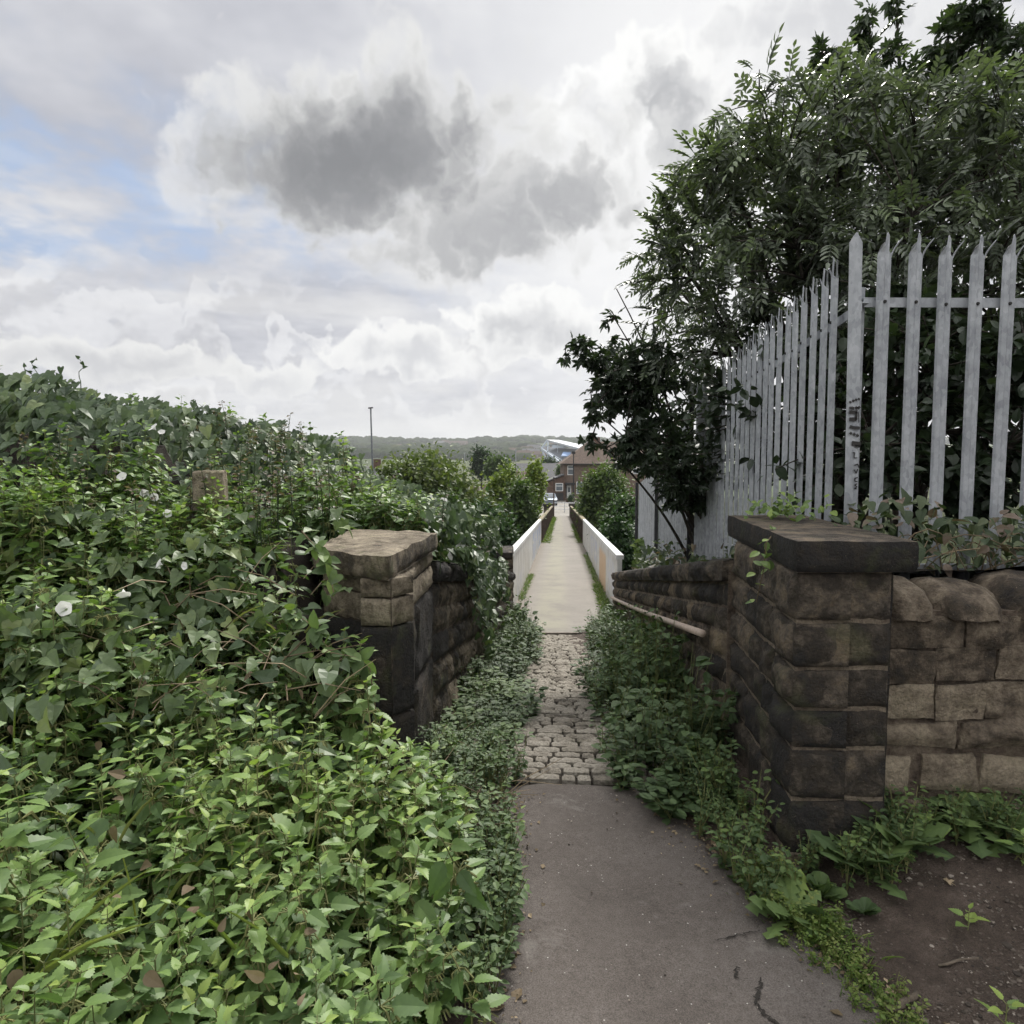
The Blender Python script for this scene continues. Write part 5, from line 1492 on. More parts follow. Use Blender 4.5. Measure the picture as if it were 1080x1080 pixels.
# ------------------------------------------------------------------ near trees behind the fence
def bez(a, b, c, n):
    t = np.linspace(0, 1, n)[:, None]; return (1-t)**2 * a + 2*(1-t)*t * b + t**2 * c
def ellip(px, py, Y, rx, rz, ry):
    c = at(px, py, Y); s = Y / 720.
    return c, np.array([rx * s, ry, rz * s])
def branchy(root, base, blobs, ntw, leafs, leafT_, Lsize, mat, tint, vexp=.85, seed=0, spread=.25, hang=-.1, shell=.55, trunk_r=.05):
    r = np.random.default_rng(seed)
    base = np.array(base, float)
    wood = MB(); fol = MB(); limbs = []
    vol = np.array([np.prod(b[1]) ** vexp for b in blobs]); vol /= vol.sum()
    for i, (c, rad) in enumerate(blobs):
        a = base + r.normal(0, .08, 3) * np.array([1, 1, 0])
        mid = a * .45 + c * .55; mid[2] = a[2] + (c[2] - a[2]) * .62; mid[:2] = a[:2] + (c[:2] - a[:2]) * .35
        pts = bez(a, mid, c + np.array([0, 0, rad[2] * .4]), 12)
        wood.tube(pts, np.linspace(trunk_r, trunk_r * .25, 12), 7, 0, .4); limbs.append(pts[4:])
    nodes = np.concatenate(limbs)
    bi = r.choice(len(blobs), ntw, p=vol)
    LP, LD, LN, LS, LT = [], [], [], [], []
    for k in bi:
        c, rad = blobs[k]
        u = r.normal(0, 1, 3); u /= np.linalg.norm(u); rr = shell + (1 - shell) * r.random() ** .7
        p = c + u * rad * rr
        dd = np.linalg.norm(nodes - p, axis=1) + .6 * np.maximum(0, nodes[:, 2] - p[2] + .05)
        s = nodes[np.argmin(dd)]
        m_ = (s + p) / 2 + np.array([0, 0, .12 * np.linalg.norm(p - s)])
        pts = bez(s, m_, p, 6)
        wood.tube(pts, np.linspace(.010, .003, 6), 4, 0, .3)
        out = (p - pts[-2]); out /= np.linalg.norm(out) + 1e-6
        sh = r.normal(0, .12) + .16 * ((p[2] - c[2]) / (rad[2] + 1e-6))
        for q in range(leafs):
            f = r.uniform(.45, 1.0); j = f * 5; i0 = min(int(j), 4); pos0 = pts[i0] + (pts[i0 + 1] - pts[i0]) * (j - i0)
            if f > .97 or q == 0: pos0 = p
            d_ = out * .7 + r.normal(0, .75, 3); d_[2] += hang
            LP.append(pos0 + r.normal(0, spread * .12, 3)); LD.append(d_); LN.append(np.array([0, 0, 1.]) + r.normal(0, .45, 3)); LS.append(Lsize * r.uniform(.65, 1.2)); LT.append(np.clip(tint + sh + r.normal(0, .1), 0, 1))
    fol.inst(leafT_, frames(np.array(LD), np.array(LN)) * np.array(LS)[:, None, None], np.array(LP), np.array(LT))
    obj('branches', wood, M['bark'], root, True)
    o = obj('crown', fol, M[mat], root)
    print(root.name, len(o.data.polygons))
def bz(X, Y): return float(bankR(X, Y))

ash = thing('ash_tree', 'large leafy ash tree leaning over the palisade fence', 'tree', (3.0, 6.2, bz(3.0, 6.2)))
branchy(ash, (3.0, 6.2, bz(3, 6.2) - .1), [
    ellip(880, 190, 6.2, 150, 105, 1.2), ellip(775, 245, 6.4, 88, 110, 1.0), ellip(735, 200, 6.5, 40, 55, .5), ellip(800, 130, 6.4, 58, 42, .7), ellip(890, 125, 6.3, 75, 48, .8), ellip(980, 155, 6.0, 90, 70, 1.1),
    ellip(1060, 190, 5.6, 100, 90, 1.1), ellip(715, 330, 6.9, 52, 62, .7), ellip(840, 300, 5.8, 120, 90, 1.0), ellip(960, 260, 5.4, 120, 70, .8), ellip(1080, 270, 5.2, 90, 80, .8), ellip(1190, 190, 5.8, 120, 110, 1.2), ellip(690, 255, 6.8, 24, 26, .3), ellip(720, 280, 6.7, 50, 50, .6), ellip(820, 220, 6.2, 90, 80, .8)],  # lobe centred past the right edge is unseen, added for its shade
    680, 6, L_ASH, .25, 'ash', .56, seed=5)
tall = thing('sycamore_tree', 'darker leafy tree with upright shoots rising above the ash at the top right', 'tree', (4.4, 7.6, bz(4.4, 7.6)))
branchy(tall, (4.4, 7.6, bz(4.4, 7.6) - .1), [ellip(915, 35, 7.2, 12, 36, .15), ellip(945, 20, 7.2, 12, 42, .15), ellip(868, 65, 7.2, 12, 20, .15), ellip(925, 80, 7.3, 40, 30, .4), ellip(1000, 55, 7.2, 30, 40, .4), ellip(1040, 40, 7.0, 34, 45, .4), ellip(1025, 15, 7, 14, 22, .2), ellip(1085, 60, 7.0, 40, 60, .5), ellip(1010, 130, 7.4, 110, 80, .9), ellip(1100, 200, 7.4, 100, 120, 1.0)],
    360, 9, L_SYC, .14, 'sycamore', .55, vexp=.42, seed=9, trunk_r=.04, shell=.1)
syc = thing('sycamore_bush', 'dark sycamore bush with lobed leaves hanging over the far end of the palisade fence', 'bush', (2.4, 7.9, bz(2.4, 7.9)))
branchy(syc, (2.4, 7.9, bz(2.4, 7.9)), [ellip(655, 405, 7.2, 38, 36, .45), ellip(690, 430, 7.2, 42, 44, .5), ellip(620, 372, 7.2, 24, 18, .25), ellip(597, 368, 7.2, 12, 10, .15), ellip(648, 345, 7.2, 10, 22, .12), ellip(650, 312, 7.2, 9, 18, .1),
    ellip(690, 375, 7.2, 26, 22, .4), ellip(625, 440, 7.1, 20, 18, .25), ellip(660, 465, 7.0, 24, 20, .3), ellip(705, 485, 6.9, 30, 30, .35), ellip(740, 490, 6.6, 22, 26, .25), ellip(715, 512, 6.8, 20, 18, .2), ellip(625, 465, 7.1, 10, 12, .15), ellip(650, 395, 7.6, 30, 40, .4), ellip(725, 525, 7.3, 26, 22, .3), ellip(735, 495, 7.4, 40, 45, .35), ellip(680, 485, 7.5, 30, 24, .3)],
    330, 7, L_SYC, .145, 'sycamore', .35, seed=3, hang=-.35, trunk_r=.022, shell=.35)
hedge = thing('bramble_bush', 'dense dark bramble and ivy bush filling the space behind the palisade pales', 'bush', (2.8, 5.2, bz(2.8, 5.2)))
branchy(hedge, (2.8, 5.2, bz(2.8, 5.2)), [ellip(980, 420, 4.6, 130, 120, .45), ellip(860, 420, 5.4, 90, 100, .6), ellip(780, 450, 6.6, 55, 75, .6), ellip(1080, 420, 4.5, 110, 120, .5), ellip(920, 500, 4.4, 110, 70, .4), ellip(1060, 500, 4.3, 110, 70, .35), ellip(830, 490, 5.4, 60, 60, .4), ellip(960, 350, 5.0, 150, 70, .5), ellip(1200, 420, 4.6, 110, 130, .6), ellip(900, 430, 6.4, 200, 120, .5), ellip(1050, 400, 6.0, 160, 140, .5), ellip(740, 420, 8.2, 40, 50, .5)],
    900, 12, L_OVAL, .10, 'sycamore', .42, seed=13, shell=.2, trunk_r=.02)

# bramble on top of the rubble wall and along the fence foot
brm = thing('bramble', 'straggling bramble with browned leaves along the wall top at the fence foot', 'bramble', (2.2, 3.4, 1.1))
mb = MB(); wood = MB(); N = 900
bx = np.concatenate([rng.uniform(1.55, 3.1, 640), rng.uniform(1.5, 2.0, 260)])
by = np.concatenate([rng.uniform(3.05, 3.62, 640), rng.uniform(3.5, 5.2, 260)])
bx = np.where(by > 3.6, FX(by) - rng.uniform(-.1, .3, 900), bx)
top = np.interp(bx, [1.5, 1.7, 1.8, 2.1, 2.5, 3.1], [.16, .30, .38, .26, .28, .4])
bzz = bankR(bx, by) + top * rng.random(900) ** .8
mb.inst(L_NET2, frames(rng.normal(0, .6, (900, 3)) + np.array([0, -.4, -.1]), np.array([0, -.3, 1]) + rng.normal(0, .35, (900, 3))) * rng.uniform(.035, .085, 900)[:, None, None], np.stack([bx, by, bzz], 1), np.clip(rng.normal(.55, .22, 900), 0, 1))
for i in range(36):
    x = rng.uniform(1.6, 3.0); y = rng.uniform(3.1, 3.55); a = np.array([x, y, bz(x, y)]); b = a + np.array([rng.normal(0, .35), rng.normal(-.1, .1), rng.uniform(0, .12)])
    wood.tube(bez(a, (a + b) / 2 + np.array([0, 0, rng.uniform(.15, .4)]), b, 7), np.linspace(.004, .002, 7), 4, 0, rng.uniform(.1, .7))
obj('foliage', mb, M['bramble'], brm); obj('stems', wood, M['dry'], brm)
brm2 = thing('bramble', 'small ragged bramble and ivy by the hoarding on top of the sloping right wall', 'bramble', (1.85, 8.5, .3))
mb = MB(); N = 420
yy_ = rng.uniform(5.0, 10.5, N); xx_ = wallR(yy_) + .15 + rng.random(N) * .5
zz_ = bankR(xx_, yy_) + rng.random(N) * np.interp(yy_, [5, 7, 8.3, 9.5, 10.5], [.12, .25, .55, .4, .25]) - .02
mb.inst(L_BIND, frames(rng.normal(0, .7, (N, 3)) + np.array([-.2, -.3, -.1]), np.array([-.2, -.4, 1]) + rng.normal(0, .4, (N, 3))) * rng.uniform(.04, .10, N)[:, None, None], np.stack([xx_, yy_, zz_], 1), np.clip(rng.normal(.55, .22, N), 0, 1))
obj('foliage', mb, M['bramble'], brm2)
iv = thing('ivy_plant', 'bright green ivy tuft at the foot of the hoarding by the white parapet', 'ivy', (1.9, 12, -.3))
mb = MB(); N = 220
tq = rng.random(N); c0 = at(682, 600, 12.2); c1 = at(676, 572, 12.4)
pp = c0 + (c1 - c0) * tq[:, None] + rng.normal(0, .09, (N, 3)) * (1.3 - tq[:, None])
mb.inst(L_BIND, frames(rng.normal(0, .7, (N, 3)) + np.array([-.2, -.5, -.3]), np.array([-.2, -.8, .6]) + rng.normal(0, .3, (N, 3))) * .1, pp, np.clip(rng.normal(.85, .15, N), 0, 1))
obj('foliage', mb, M['weed'], iv)
# creeper on the black pier cap
cr = thing('creeper_plant', 'small bright creeper rooted on the black pier cap, trailing a shoot down its side', 'creeper', at(832, 548, 3.5))
mb = MB(); wood = MB(); N = 110
c0 = at(826, 542, 3.6)
pp = c0 + rng.normal(0, 1, (N, 3)) * np.array([.09, .14, .045]); pp[:, 2] = np.abs(pp[:, 2] - zt - .13) + zt + .13
shoot = [at(822, 556, 3.1), at(818, 572, 2.9) + np.array([-.03, 0, 0]), at(808, 600, 2.9), at(800, 635, 2.95)]
shoot = np.array(shoot); shoot[1:, 0] -= .01
wood.tube(shoot, [.003, .003, .0025, .002], 5, 0, .2)
for k in range(20):
    f = rng.random() * 2.99; i0 = int(f); pp = np.vstack([pp, shoot[i0] + (shoot[i0 + 1] - shoot[i0]) * (f - i0) + rng.normal(0, .015, 3)])
N = len(pp)
mb.inst(L_OVAL, frames(rng.normal(0, .7, (N, 3)) + np.array([0, -.3, .1]), np.array([0, -.3, 1]) + rng.normal(0, .3, (N, 3))) * rng.uniform(.03, .055, N)[:, None, None], pp, np.clip(rng.normal(.85, .15, N), 0, 1))
obj('foliage', mb, M['weed'], cr); obj('stem', wood, M['dry'], cr)
# trailing shoot over the left pier
ts_ = thing('bramble_shoot', 'thin trailing shoot with paired leaves hanging across the left pier face', 'shoot', at(375, 690, 2.85))
mb = MB(); wood = MB()
for pts_px in ([(352, 700, 2.8), (372, 688, 2.85), (390, 705, 2.85), (398, 760, 2.85), (400, 815, 2.85)], [(300, 640, 2.9), (330, 660, 2.85), (350, 690, 2.8)], [(318, 560, 3.2), (345, 590, 3.2), (352, 625, 3.1)]):
    q = np.array([at(*p) for p in pts_px]); wood.tube(q, np.linspace(.004, .002, len(q)), 5, 0, .4)
    for k in range(26):
        f = rng.random() * (len(q) - 1.01); i0 = int(f); p = q[i0] + (q[i0 + 1] - q[i0]) * (f - i0)
        mb.inst(L_OVAL, frames(rng.normal(0, .8, (1, 3)) + np.array([[0, -.3, 0]]), np.array([[0, -.4, 1]]) + rng.normal(0, .3, (1, 3))) * rng.uniform(.05, .09), p[None], np.array([np.clip(rng.normal(.7, .15), 0, 1)]))
    obj('stem', wood, M['dry'], ts_); wood = MB()
obj('foliage', mb, M['weed'], ts_)

# ------------------------------------------------------------------ trees in the cutting and beyond
def far_tree(name, label, px, py_top, Y, wpx, hpx, mat, n, leaf, tint=.5, seed=0, lobes=9, gz=None, group=None, dense=True, ypx=None):
    r = np.random.default_rng(seed + 100)
    top = at(px, py_top, Y); s = Y / 720.
    rx, rz = wpx * s / 2, hpx * s / 2
    c = top - np.array([0, 0, rz])
    g = float(G(top[0], Y)) if gz is None else gz
    t = thing(name, label, 'tree' if 'tree' in name else 'bush', (c[0], c[1], min(g, c[2] - rz * .8)), group)
    bm_ = MB()
    base = np.array([c[0], c[1], t.location.z])
    bm_.tube(bez(base, base * .5 + c * .5 + r.normal(0, .1, 3) * rx, c + np.array([0, 0, rz * .5]), 7), np.linspace(rx * .09, rx * .03, 7), 6)
    cl = []
    for k in range(lobes):
        u = r.normal(0, 1, 3); u /= np.linalg.norm(u); u[1] *= .9
        if u[2] < -.5: u[2] *= .6
        f = r.uniform(.36, .64); cc = c + u * np.array([rx, rx, rz]) * f
        cl.append((cc, np.array([rx, rx, rz]) * r.uniform(.26, .4)))
        bm_.tube(bez(c - np.array([0, 0, rz * .4]), (c + cc) / 2, cc, 4), np.linspace(rx * .03, rx * .01, 4), 5)
    cl.append((c, np.array([rx, rx, rz]) * .62))
    obj('trunk', bm_, M['bark'], t, True)
    mb = MB()
    w = np.array([np.prod(q[1]) ** (2 / 3) for q in cl]); w /= w.sum()
    nt_cl = max(60, n // 9)
    ci = r.choice(len(cl), nt_cl, p=w)
    u = r.normal(0, 1, (nt_cl, 3)); u /= np.linalg.norm(u, axis=1)[:, None]
    CC = np.array([q[0] for q in cl])[ci]; RR = np.array([q[1] for q in cl])[ci]
    tp = CC + u * RR * r.uniform(.8, 1.12, nt_cl)[:, None]
    k = np.repeat(np.arange(nt_cl), 9)
    pos = tp[k] + r.normal(0, 1, (len(k), 3)) * leaf * 1.1
    d = u[k] * .6 + r.normal(0, .6, (len(k), 3)); d[:, 2] -= .1
    ti = tint + r.normal(0, .13, nt_cl)[k] + r.normal(0, .08, len(k))
    mb.inst(L_CARD, frames(d, np.array([0, 0, 1.]) + u[k] * .5 + r.normal(0, .4, (len(k), 3))) * (leaf * r.uniform(.7, 1.3, len(k)))[:, None, None], pos, np.clip(ti, 0, 1))
    # opaque core of inner leaves, tinted darker to paint in the crown's inner shade
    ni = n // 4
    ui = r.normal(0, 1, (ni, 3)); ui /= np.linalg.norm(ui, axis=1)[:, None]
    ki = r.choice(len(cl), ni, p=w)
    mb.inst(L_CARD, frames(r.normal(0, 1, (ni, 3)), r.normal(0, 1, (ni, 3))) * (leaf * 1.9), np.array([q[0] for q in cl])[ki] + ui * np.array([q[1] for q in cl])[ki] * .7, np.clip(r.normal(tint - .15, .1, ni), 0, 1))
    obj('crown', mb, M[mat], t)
    return t
gp_ = 'trees along the cutting beside the footbridge'
far_tree('willow_tree', 'big rounded olive-green tree behind the nettles on the left', 434, 463, 31, 168, 140, 'tree_olive', 13000, .2, .55, 1, 20, -6)
far_tree('cutting_tree', 'dark green tree crowding the left side of the bridge, nearest the white parapet', 522, 510, 23, 68, 180, 'tree_dark', 8000, .17, .55, 2, 14, -7.5, gp_)
far_tree('cutting_tree', 'dark tree left of the bridge, between the nearest one and the bindweed', 492, 530, 18, 70, 150, 'tree_dark', 6000, .15, .45, 3, 12, -7.5, gp_)
far_tree('cutting_tree', 'mid green tree just left of the brown parapet', 551, 496, 36, 46, 120, 'tree_mid', 4500, .2, .45, 4, 12, -7.5, gp_)
far_tree('cutting_tree', 'tall narrow yellow-green tree left of the bridge end', 564, 483, 44, 24, 66, 'tree_lime', 2600, .2, .55, 5, 8, -7.5, gp_)
far_tree('cutting_tree', 'broad yellow-green tree beside the narrow one, left of the bridge', 537, 486, 42, 50, 64, 'tree_lime', 3600, .22, .4, 6, 10, -7.5, gp_)
far_tree('cutting_tree', 'olive tree between the willow and the bridge', 512, 512, 36, 60, 80, 'tree_olive', 4200, .2, .5, 16, 10, -7.5, gp_)
far_tree('cutting_tree', 'greyish tree low behind the bindweed, left of the bridge', 475, 515, 26, 70, 90, 'tree_mid', 4000, .17, .3, 17, 10, -7.5, gp_)
far_tree('cutting_tree', 'bright topped bush rising right of the brown parapet, in front of the house', 637, 475, 37, 68, 120, 'tree_mid', 9500, .18, .58, 7, 14, -7.5, gp_)
far_tree('cutting_tree', 'dull green bush right of the bridge, beside the hoarding', 664, 496, 30, 64, 140, 'tree_dark', 7500, .16, .75, 8, 13, -7.5, gp_)
far_tree('cutting_tree', 'dark bush low to the right of the white parapet', 650, 535, 24, 60, 110, 'tree_dark', 5500, .15, .45, 9, 12, -7.5, gp_)
far_tree('cutting_tree', 'dark bush right of the bridge half hidden by the hoarding', 690, 510, 26, 60, 150, 'tree_dark', 4500, .16, .5, 10, 12, -7.5, gp_)
far_tree('cutting_tree', 'low dark bush beside the brown parapet on the right', 620, 515, 50, 26, 50, 'tree_dark', 2600, .2, .5, 20, 8, -7.5, gp_)
far_tree('distant_tree', 'dark round tree standing alone in the valley, left of the lime trees', 508, 473, 115, 27, 34, 'tree_dark', 2600, .45, .3, 11, 10)
far_tree('distant_tree', 'olive round tree in the valley right of the dark one', 527, 482, 90, 36, 30, 'tree_mid', 2400, .4, .4, 12, 10)
far_tree('distant_tree', 'dark tree in front of the far stadium', 580, 482, 160, 18, 16, 'tree_dark', 1200, .5, .4, 14, 7)
far_tree('distant_tree', 'small tree between the grey house and the brown house', 592, 489, 120, 10, 16, 'tree_mid', 900, .35, .45, 15, 7)
far_tree('hedge_bush', 'bushy shrub on the valley edge left of the willow', 352, 484, 30, 60, 60, 'tree_dark', 3000, .2, .5, 18, 10, -5)
far_tree('garden_bush', 'small round bush at the brown house doorstep', 602, 522, 92, 5, 7, 'tree_dark', 400, .16, .6, 19, 6, -3.5)

# ------------------------------------------------------------------ lamp post, posts, barrier
lm = thing('street_lamp', 'tall thin grey lamp post rising above the nettles on the left', 'lamp post', (at(393, 478, 42)[0], 42, -5))
mb = MB(); a = at(395, 520, 42); b = at(391, 431, 42); a[2] = -5; mb.tube([a, b], [.07, .05], 8); obj('pole', mb, mat_plain('lamp_steel', (.10, .11, .12), .6), lm, True)
mb = MB(); mb.bar(b + np.array([-.15, 0, .03]), b + np.array([.14, 0, .06]), .10, .07); obj('lamp_head', mb, M['bolt'], lm)
for px, py0, Y, lab in [(544, 475, 150, 'distant pale lamp post behind the lime trees'), (490, 478, 170, 'distant thin lamp post right of the willow'), (338, 477, 120, 'distant lamp post left of the willow above the nettles')]:
    t = thing('street_lamp', lab, 'lamp post', (at(px, py0, Y)[0], Y, float(G(0, Y))), 'distant lamp posts')
    mb = MB(); b = at(px, py0, Y); mb.tube([(b[0], Y, t.location.z), b], [.12, .08], 6); obj('pole', mb, M['galv'], t)
    mb = MB(); mb.bar(b + np.array([-.3, 0, .05]), b + np.array([.3, 0, .08]), .2, .12); obj('lamp_head', mb, M['galv'], t)
sl = thing('street_lamp', 'dark lamp post in front of the brown house roof', 'lamp post', (at(605, 527, 84)[0], 84, -3.6))
mb = MB(); b = at(605, 478, 84); mb.tube([(b[0], 84, -3.7), b], [.09, .06], 8); obj('pole', mb, mDk, sl)
mb = MB(); mb.prism([(b[0] + .22 * math.cos(a), 84 + .22 * math.sin(a)) for a in np.linspace(0, 6.28, 9)[:-1]], b[2] - .1, b[2] + .22); obj('lamp_head', mb, mDk, sl)
mp = thing('metal_post', 'brown steel post at the far left end of the footbridge', 'post', bp(-.78, 68))
mb = MB(); q = bp(-.78, 68); mb.bar(q, q + np.array([0, 0, 3.9]), .12, .12); obj('shaft', mb, mat_plain('rusty_steel', (.07, .048, .038), .8), mp)
mb = MB(); mb.bar(q + np.array([0, 0, 3.9]), q + np.array([0, 0, 4.0]), .16, .16); obj('end_cap', mb, mDk, mp)
gr = thing('guard_rail', 'low steel pedestrian barrier across the far end of the footbridge', 'barrier', bp(.3, 77))
mb = MB()
for h in (.35, .7, 1.05): mb.tube([bp(-.9, 77, h), bp(1.6, 77, h)], [.03, .03], 6)
obj('rail', mb, M['galv'], gr)
for o in (-.9, .35, 1.6):
    mb = MB(); mb.tube([bp(o, 77, -.1), bp(o, 77, 1.07)], [.035, .035], 6); obj('post', mb, M['galv'], gr)

# ------------------------------------------------------------------ far street and houses
mb = MB(); V = []
for Y in np.linspace(71, 96, 14):
    for o in np.linspace(-2.6, 3.2, 5): V.append((midX(Y) + o, Y, float(np.interp(Y, [71, 73, 90, 106], [-3.83, -3.86, -3.5, -3.42]))))
mb.grid(V, 5, 14); struct('pavement', mb, mat_plain('pale_pavement', (.24, .225, .2), .9, .15, 2), 'pale paving beyond the far end of the bridge', 'pavement')
mBrick = mat_plain('brown_brick', (.115, .07, .052), .9, .3, 5, bump=.3)
mRend = mat_plain('brown_render', (.16, .115, .09), .9, .2, 4)
mTile = mat_plain('brown_roof_tile', (.105, .075, .058), .9, .25, 3, bump=.3)
mWhite = mat_plain('white_window_frame', (.75, .75, .74), .5, .05)
mGlass = mat_plain('window_glass', (.13, .15, .17), .15, .3, .8, spec=.8)
mSlate = mat_plain('grey_slate', (.10, .10, .105), .8, .2, 3)
mPaleR = mat_plain('pale_render', (.42, .40, .37), .9, .1, 2)
def window(parent, x0, x1, y, z0, z1):
    f = .09
    mb = MB()
    mb.box(x0, x1, y - .06, y - .01, z0, z0 + f); mb.box(x0, x1, y - .06, y - .01, z1 - f, z1)
    mb.box(x0, x0 + f, y - .06, y - .01, z0 + f, z1 - f); mb.box(x1 - f, x1, y - .06, y - .01, z0 + f, z1 - f)
    zm = z0 + (z1 - z0) * .64; mb.box(x0 + f, x1 - f, y - .058, y - .012, zm - .04, zm + .04)
    w = obj('window', mb, mWhite, parent)
    mb = MB(); mb.box(x0 + f * .7, x1 - f * .7, y - .035, y - .02, z0 + f * .7, z1 - f * .7); obj('pane', mb, mGlass, w)
    return w
Yh = 97.0
def hx(px, Y=Yh): return at(px, 490, Y)[0]
def hzp(py, Y=Yh): return at(590, py, Y)[2]
hs_ = thing('brown_house', 'brown two-storey house with tiled hip roof behind the bush at the bridge end', 'house', (hx(597), Yh, -3.5))
X0, X1 = hx(595), hx(700); ze = hzp(489)
mb = MB(); mb.box(X0, X1, Yh, Yh + 8, -3.8, ze); obj('wall', mb, mRend, hs_)
mb = MB(); zr = hzp(467) + .3
e = .45
V = [(X0 - e, Yh - e, ze + .003), (X1 + e, Yh - e, ze + .003), (X1 + e, Yh + 8 + e, ze + .003), (X0 - e, Yh + 8 + e, ze + .003), (X0 + 3.8, Yh + 4, zr), (X1 - 3.8, Yh + 4, zr)]
mb.add(V, [(0, 1, 5, 4), (1, 2, 5), (2, 3, 4, 5), (3, 0, 4), (3, 2, 1, 0)]); rf = obj('roof', mb, mTile, hs_)
mb = MB(); mb.box(hx(628), hx(636), Yh + 3.6, Yh + 4.5, zr - .6, hzp(463) + .4); obj('chimney', mb, mBrick, rf)
mb = MB(); mb.bar((X0 - e, Yh - e - .05, ze - .06), (X1 + e, Yh - e - .05, ze - .06), .1, .12); obj('gutter', mb, mDk, hs_)
window(hs_, hx(598.5), hx(605), Yh, hzp(501), hzp(491)); window(hs_, hx(641), hx(652), Yh, hzp(500), hzp(491)); window(hs_, hx(668), hx(678), Yh, hzp(500), hzp(491))
window(hs_, hx(608), hx(620), Yh, hzp(521), hzp(508))
mb = MB(); mb.box(hx(598), hx(602.5), Yh - .12, Yh - .01, -3.5, hzp(512)); dr = obj('door', mb, mWhite, hs_)
mb = MB(); mb.box(hx(599), hx(601.4), Yh - .14, Yh - .125, hzp(519), hzp(514)); obj('pane', mb, mGlass, dr)
mb = MB(); mb.prism([(hx(596.5), Yh - 1.2), (hx(606), Yh - 1.2), (hx(606), Yh - .01), (hx(596.5), Yh - .01)], hzp(511), hzp(509)); mb.bar((hx(597), Yh - 1.1, hzp(511)), (hx(597), Yh - 1.1, -3.5), .1); obj('porch', mb, mDk, hs_)
# lean-to at the left of the house
lt = thing('brick_outbuilding', 'small brick lean-to with a white window left of the brown house', 'outbuilding', (hx(588), Yh - 1, -3.5))
xa, xb = hx(578), hx(594.6)
mb = MB(); za, zb2 = hzp(508), hzp(501.5)
V = [(xa, Yh - 1, -3.8), (xb, Yh - 1, -3.8), (xb, Yh - 1, zb2), (xa, Yh - 1, za), (xa, Yh + 4, -3.8), (xb, Yh + 4, -3.8), (xb, Yh + 4, zb2), (xa, Yh + 4, za)]
mb.add(V, [(0, 1, 2, 3), (5, 4, 7, 6), (1, 5, 6, 2), (4, 0, 3, 7), (3, 2, 6, 7)]); obj('wall', mb, mBrick, lt)
mb = MB(); mb.add([(xa - .25, Yh - 1.3, za + .02), (xb, Yh - 1.3, zb2 + .1), (xb, Yh + 4.2, zb2 + .1), (xa - .25, Yh + 4.2, za + .02), (xa - .25, Yh - 1.3, za + .14), (xb, Yh - 1.3, zb2 + .22), (xb, Yh + 4.2, zb2 + .22), (xa - .25, Yh + 4.2, za + .14)], [(3,2,1,0),(4,5,6,7),(0,1,5,4),(1,2,6,5),(2,3,7,6),(3,0,4,7)]); obj('roof', mb, mSlate, lt)
window(lt, hx(586, 96), hx(594, 96), Yh - 1, hzp(518, 96), hzp(509.5, 96))
gt = thing('garden_gate', 'dark wooden gate below the white window at the end of the paving', 'gate', (hx(590, 95), 95, -3.45))
mb = MB(); gx0, gx1 = hx(586, 95), hx(594.5, 95)
for k in range(7):
    a = gx0 + (gx1 - gx0) * k / 7; mb.box(a + .01, a + (gx1 - gx0) / 7 - .01, 95, 95.05, -3.42, hzp(519.5, 95))
obj('boards', mb, mDk, gt)
mb = MB(); mb.box(gx0, gx1, 95.052, 95.1, -3.2, -3.08); mb.box(gx0, gx1, 95.052, 95.1, -2.7, -2.58); obj('cross_rail', mb, mDk, gt)
gw = thing('garden_wall', 'low brown brick garden wall in front of the brown house', 'wall', (hx(600, 93), 93, -3.5))
mb = MB(); mb.box(hx(597, 93), hx(606, 93), 92.8, 93.05, -3.7, hzp(526, 93)); obj('masonry', mb, mBrick, gw)
mb = MB(); mb.box(hx(597, 93) - .04, hx(606, 93) + .04, 92.76, 93.09, hzp(526, 93) + .003, hzp(525.4, 93) + .03); obj('coping', mb, mRend, gw)
# parked car
car = thing('parked_car', 'silver-blue parked car half hidden left of the bridge end', 'car', (hx(580, 88), 88, -3.55))
def carmesh():
    prof = [(-2.1, .25), (-2.1, .75), (-1.9, .85), (-1.0, .95), (-.4, 1.42), (1.2, 1.45), (1.85, .98), (2.1, .9), (2.15, .3)]
    mb = MB(); V = []
    for sx in (-1, 1):
        for y, z in prof: V.append((sx * (.84 if z < 1.1 else .66), y, z))
    n = len(prof)
    mb.add(V, [tuple(range(n))[::-1], tuple(range(n, 2*n))] + [(i, i+1, n+i+1, n+i) for i in range(n-1)] + [(n-1, 0, n, 2*n-1)])
    return mb
cx, cy, cz = car.location
def off(mb):
    mb.v = [v + np.array([cx, cy, cz]) for v in mb.v]; return mb
obj('body', off(carmesh()), mat_plain('silver_car_paint', (.17, .2, .24), .3, .03, 1, .6), car)
mb = MB(); mb.add([(-.70, -.985, 1.0), (.70, -.985, 1.0), (.58, -.45, 1.41), (-.58, -.45, 1.41)], [(0, 1, 2, 3)]); mb.v = [mb.v[0] + np.array([0, -.02, .012])]; obj('windscreen', off(mb), mGlass, car)
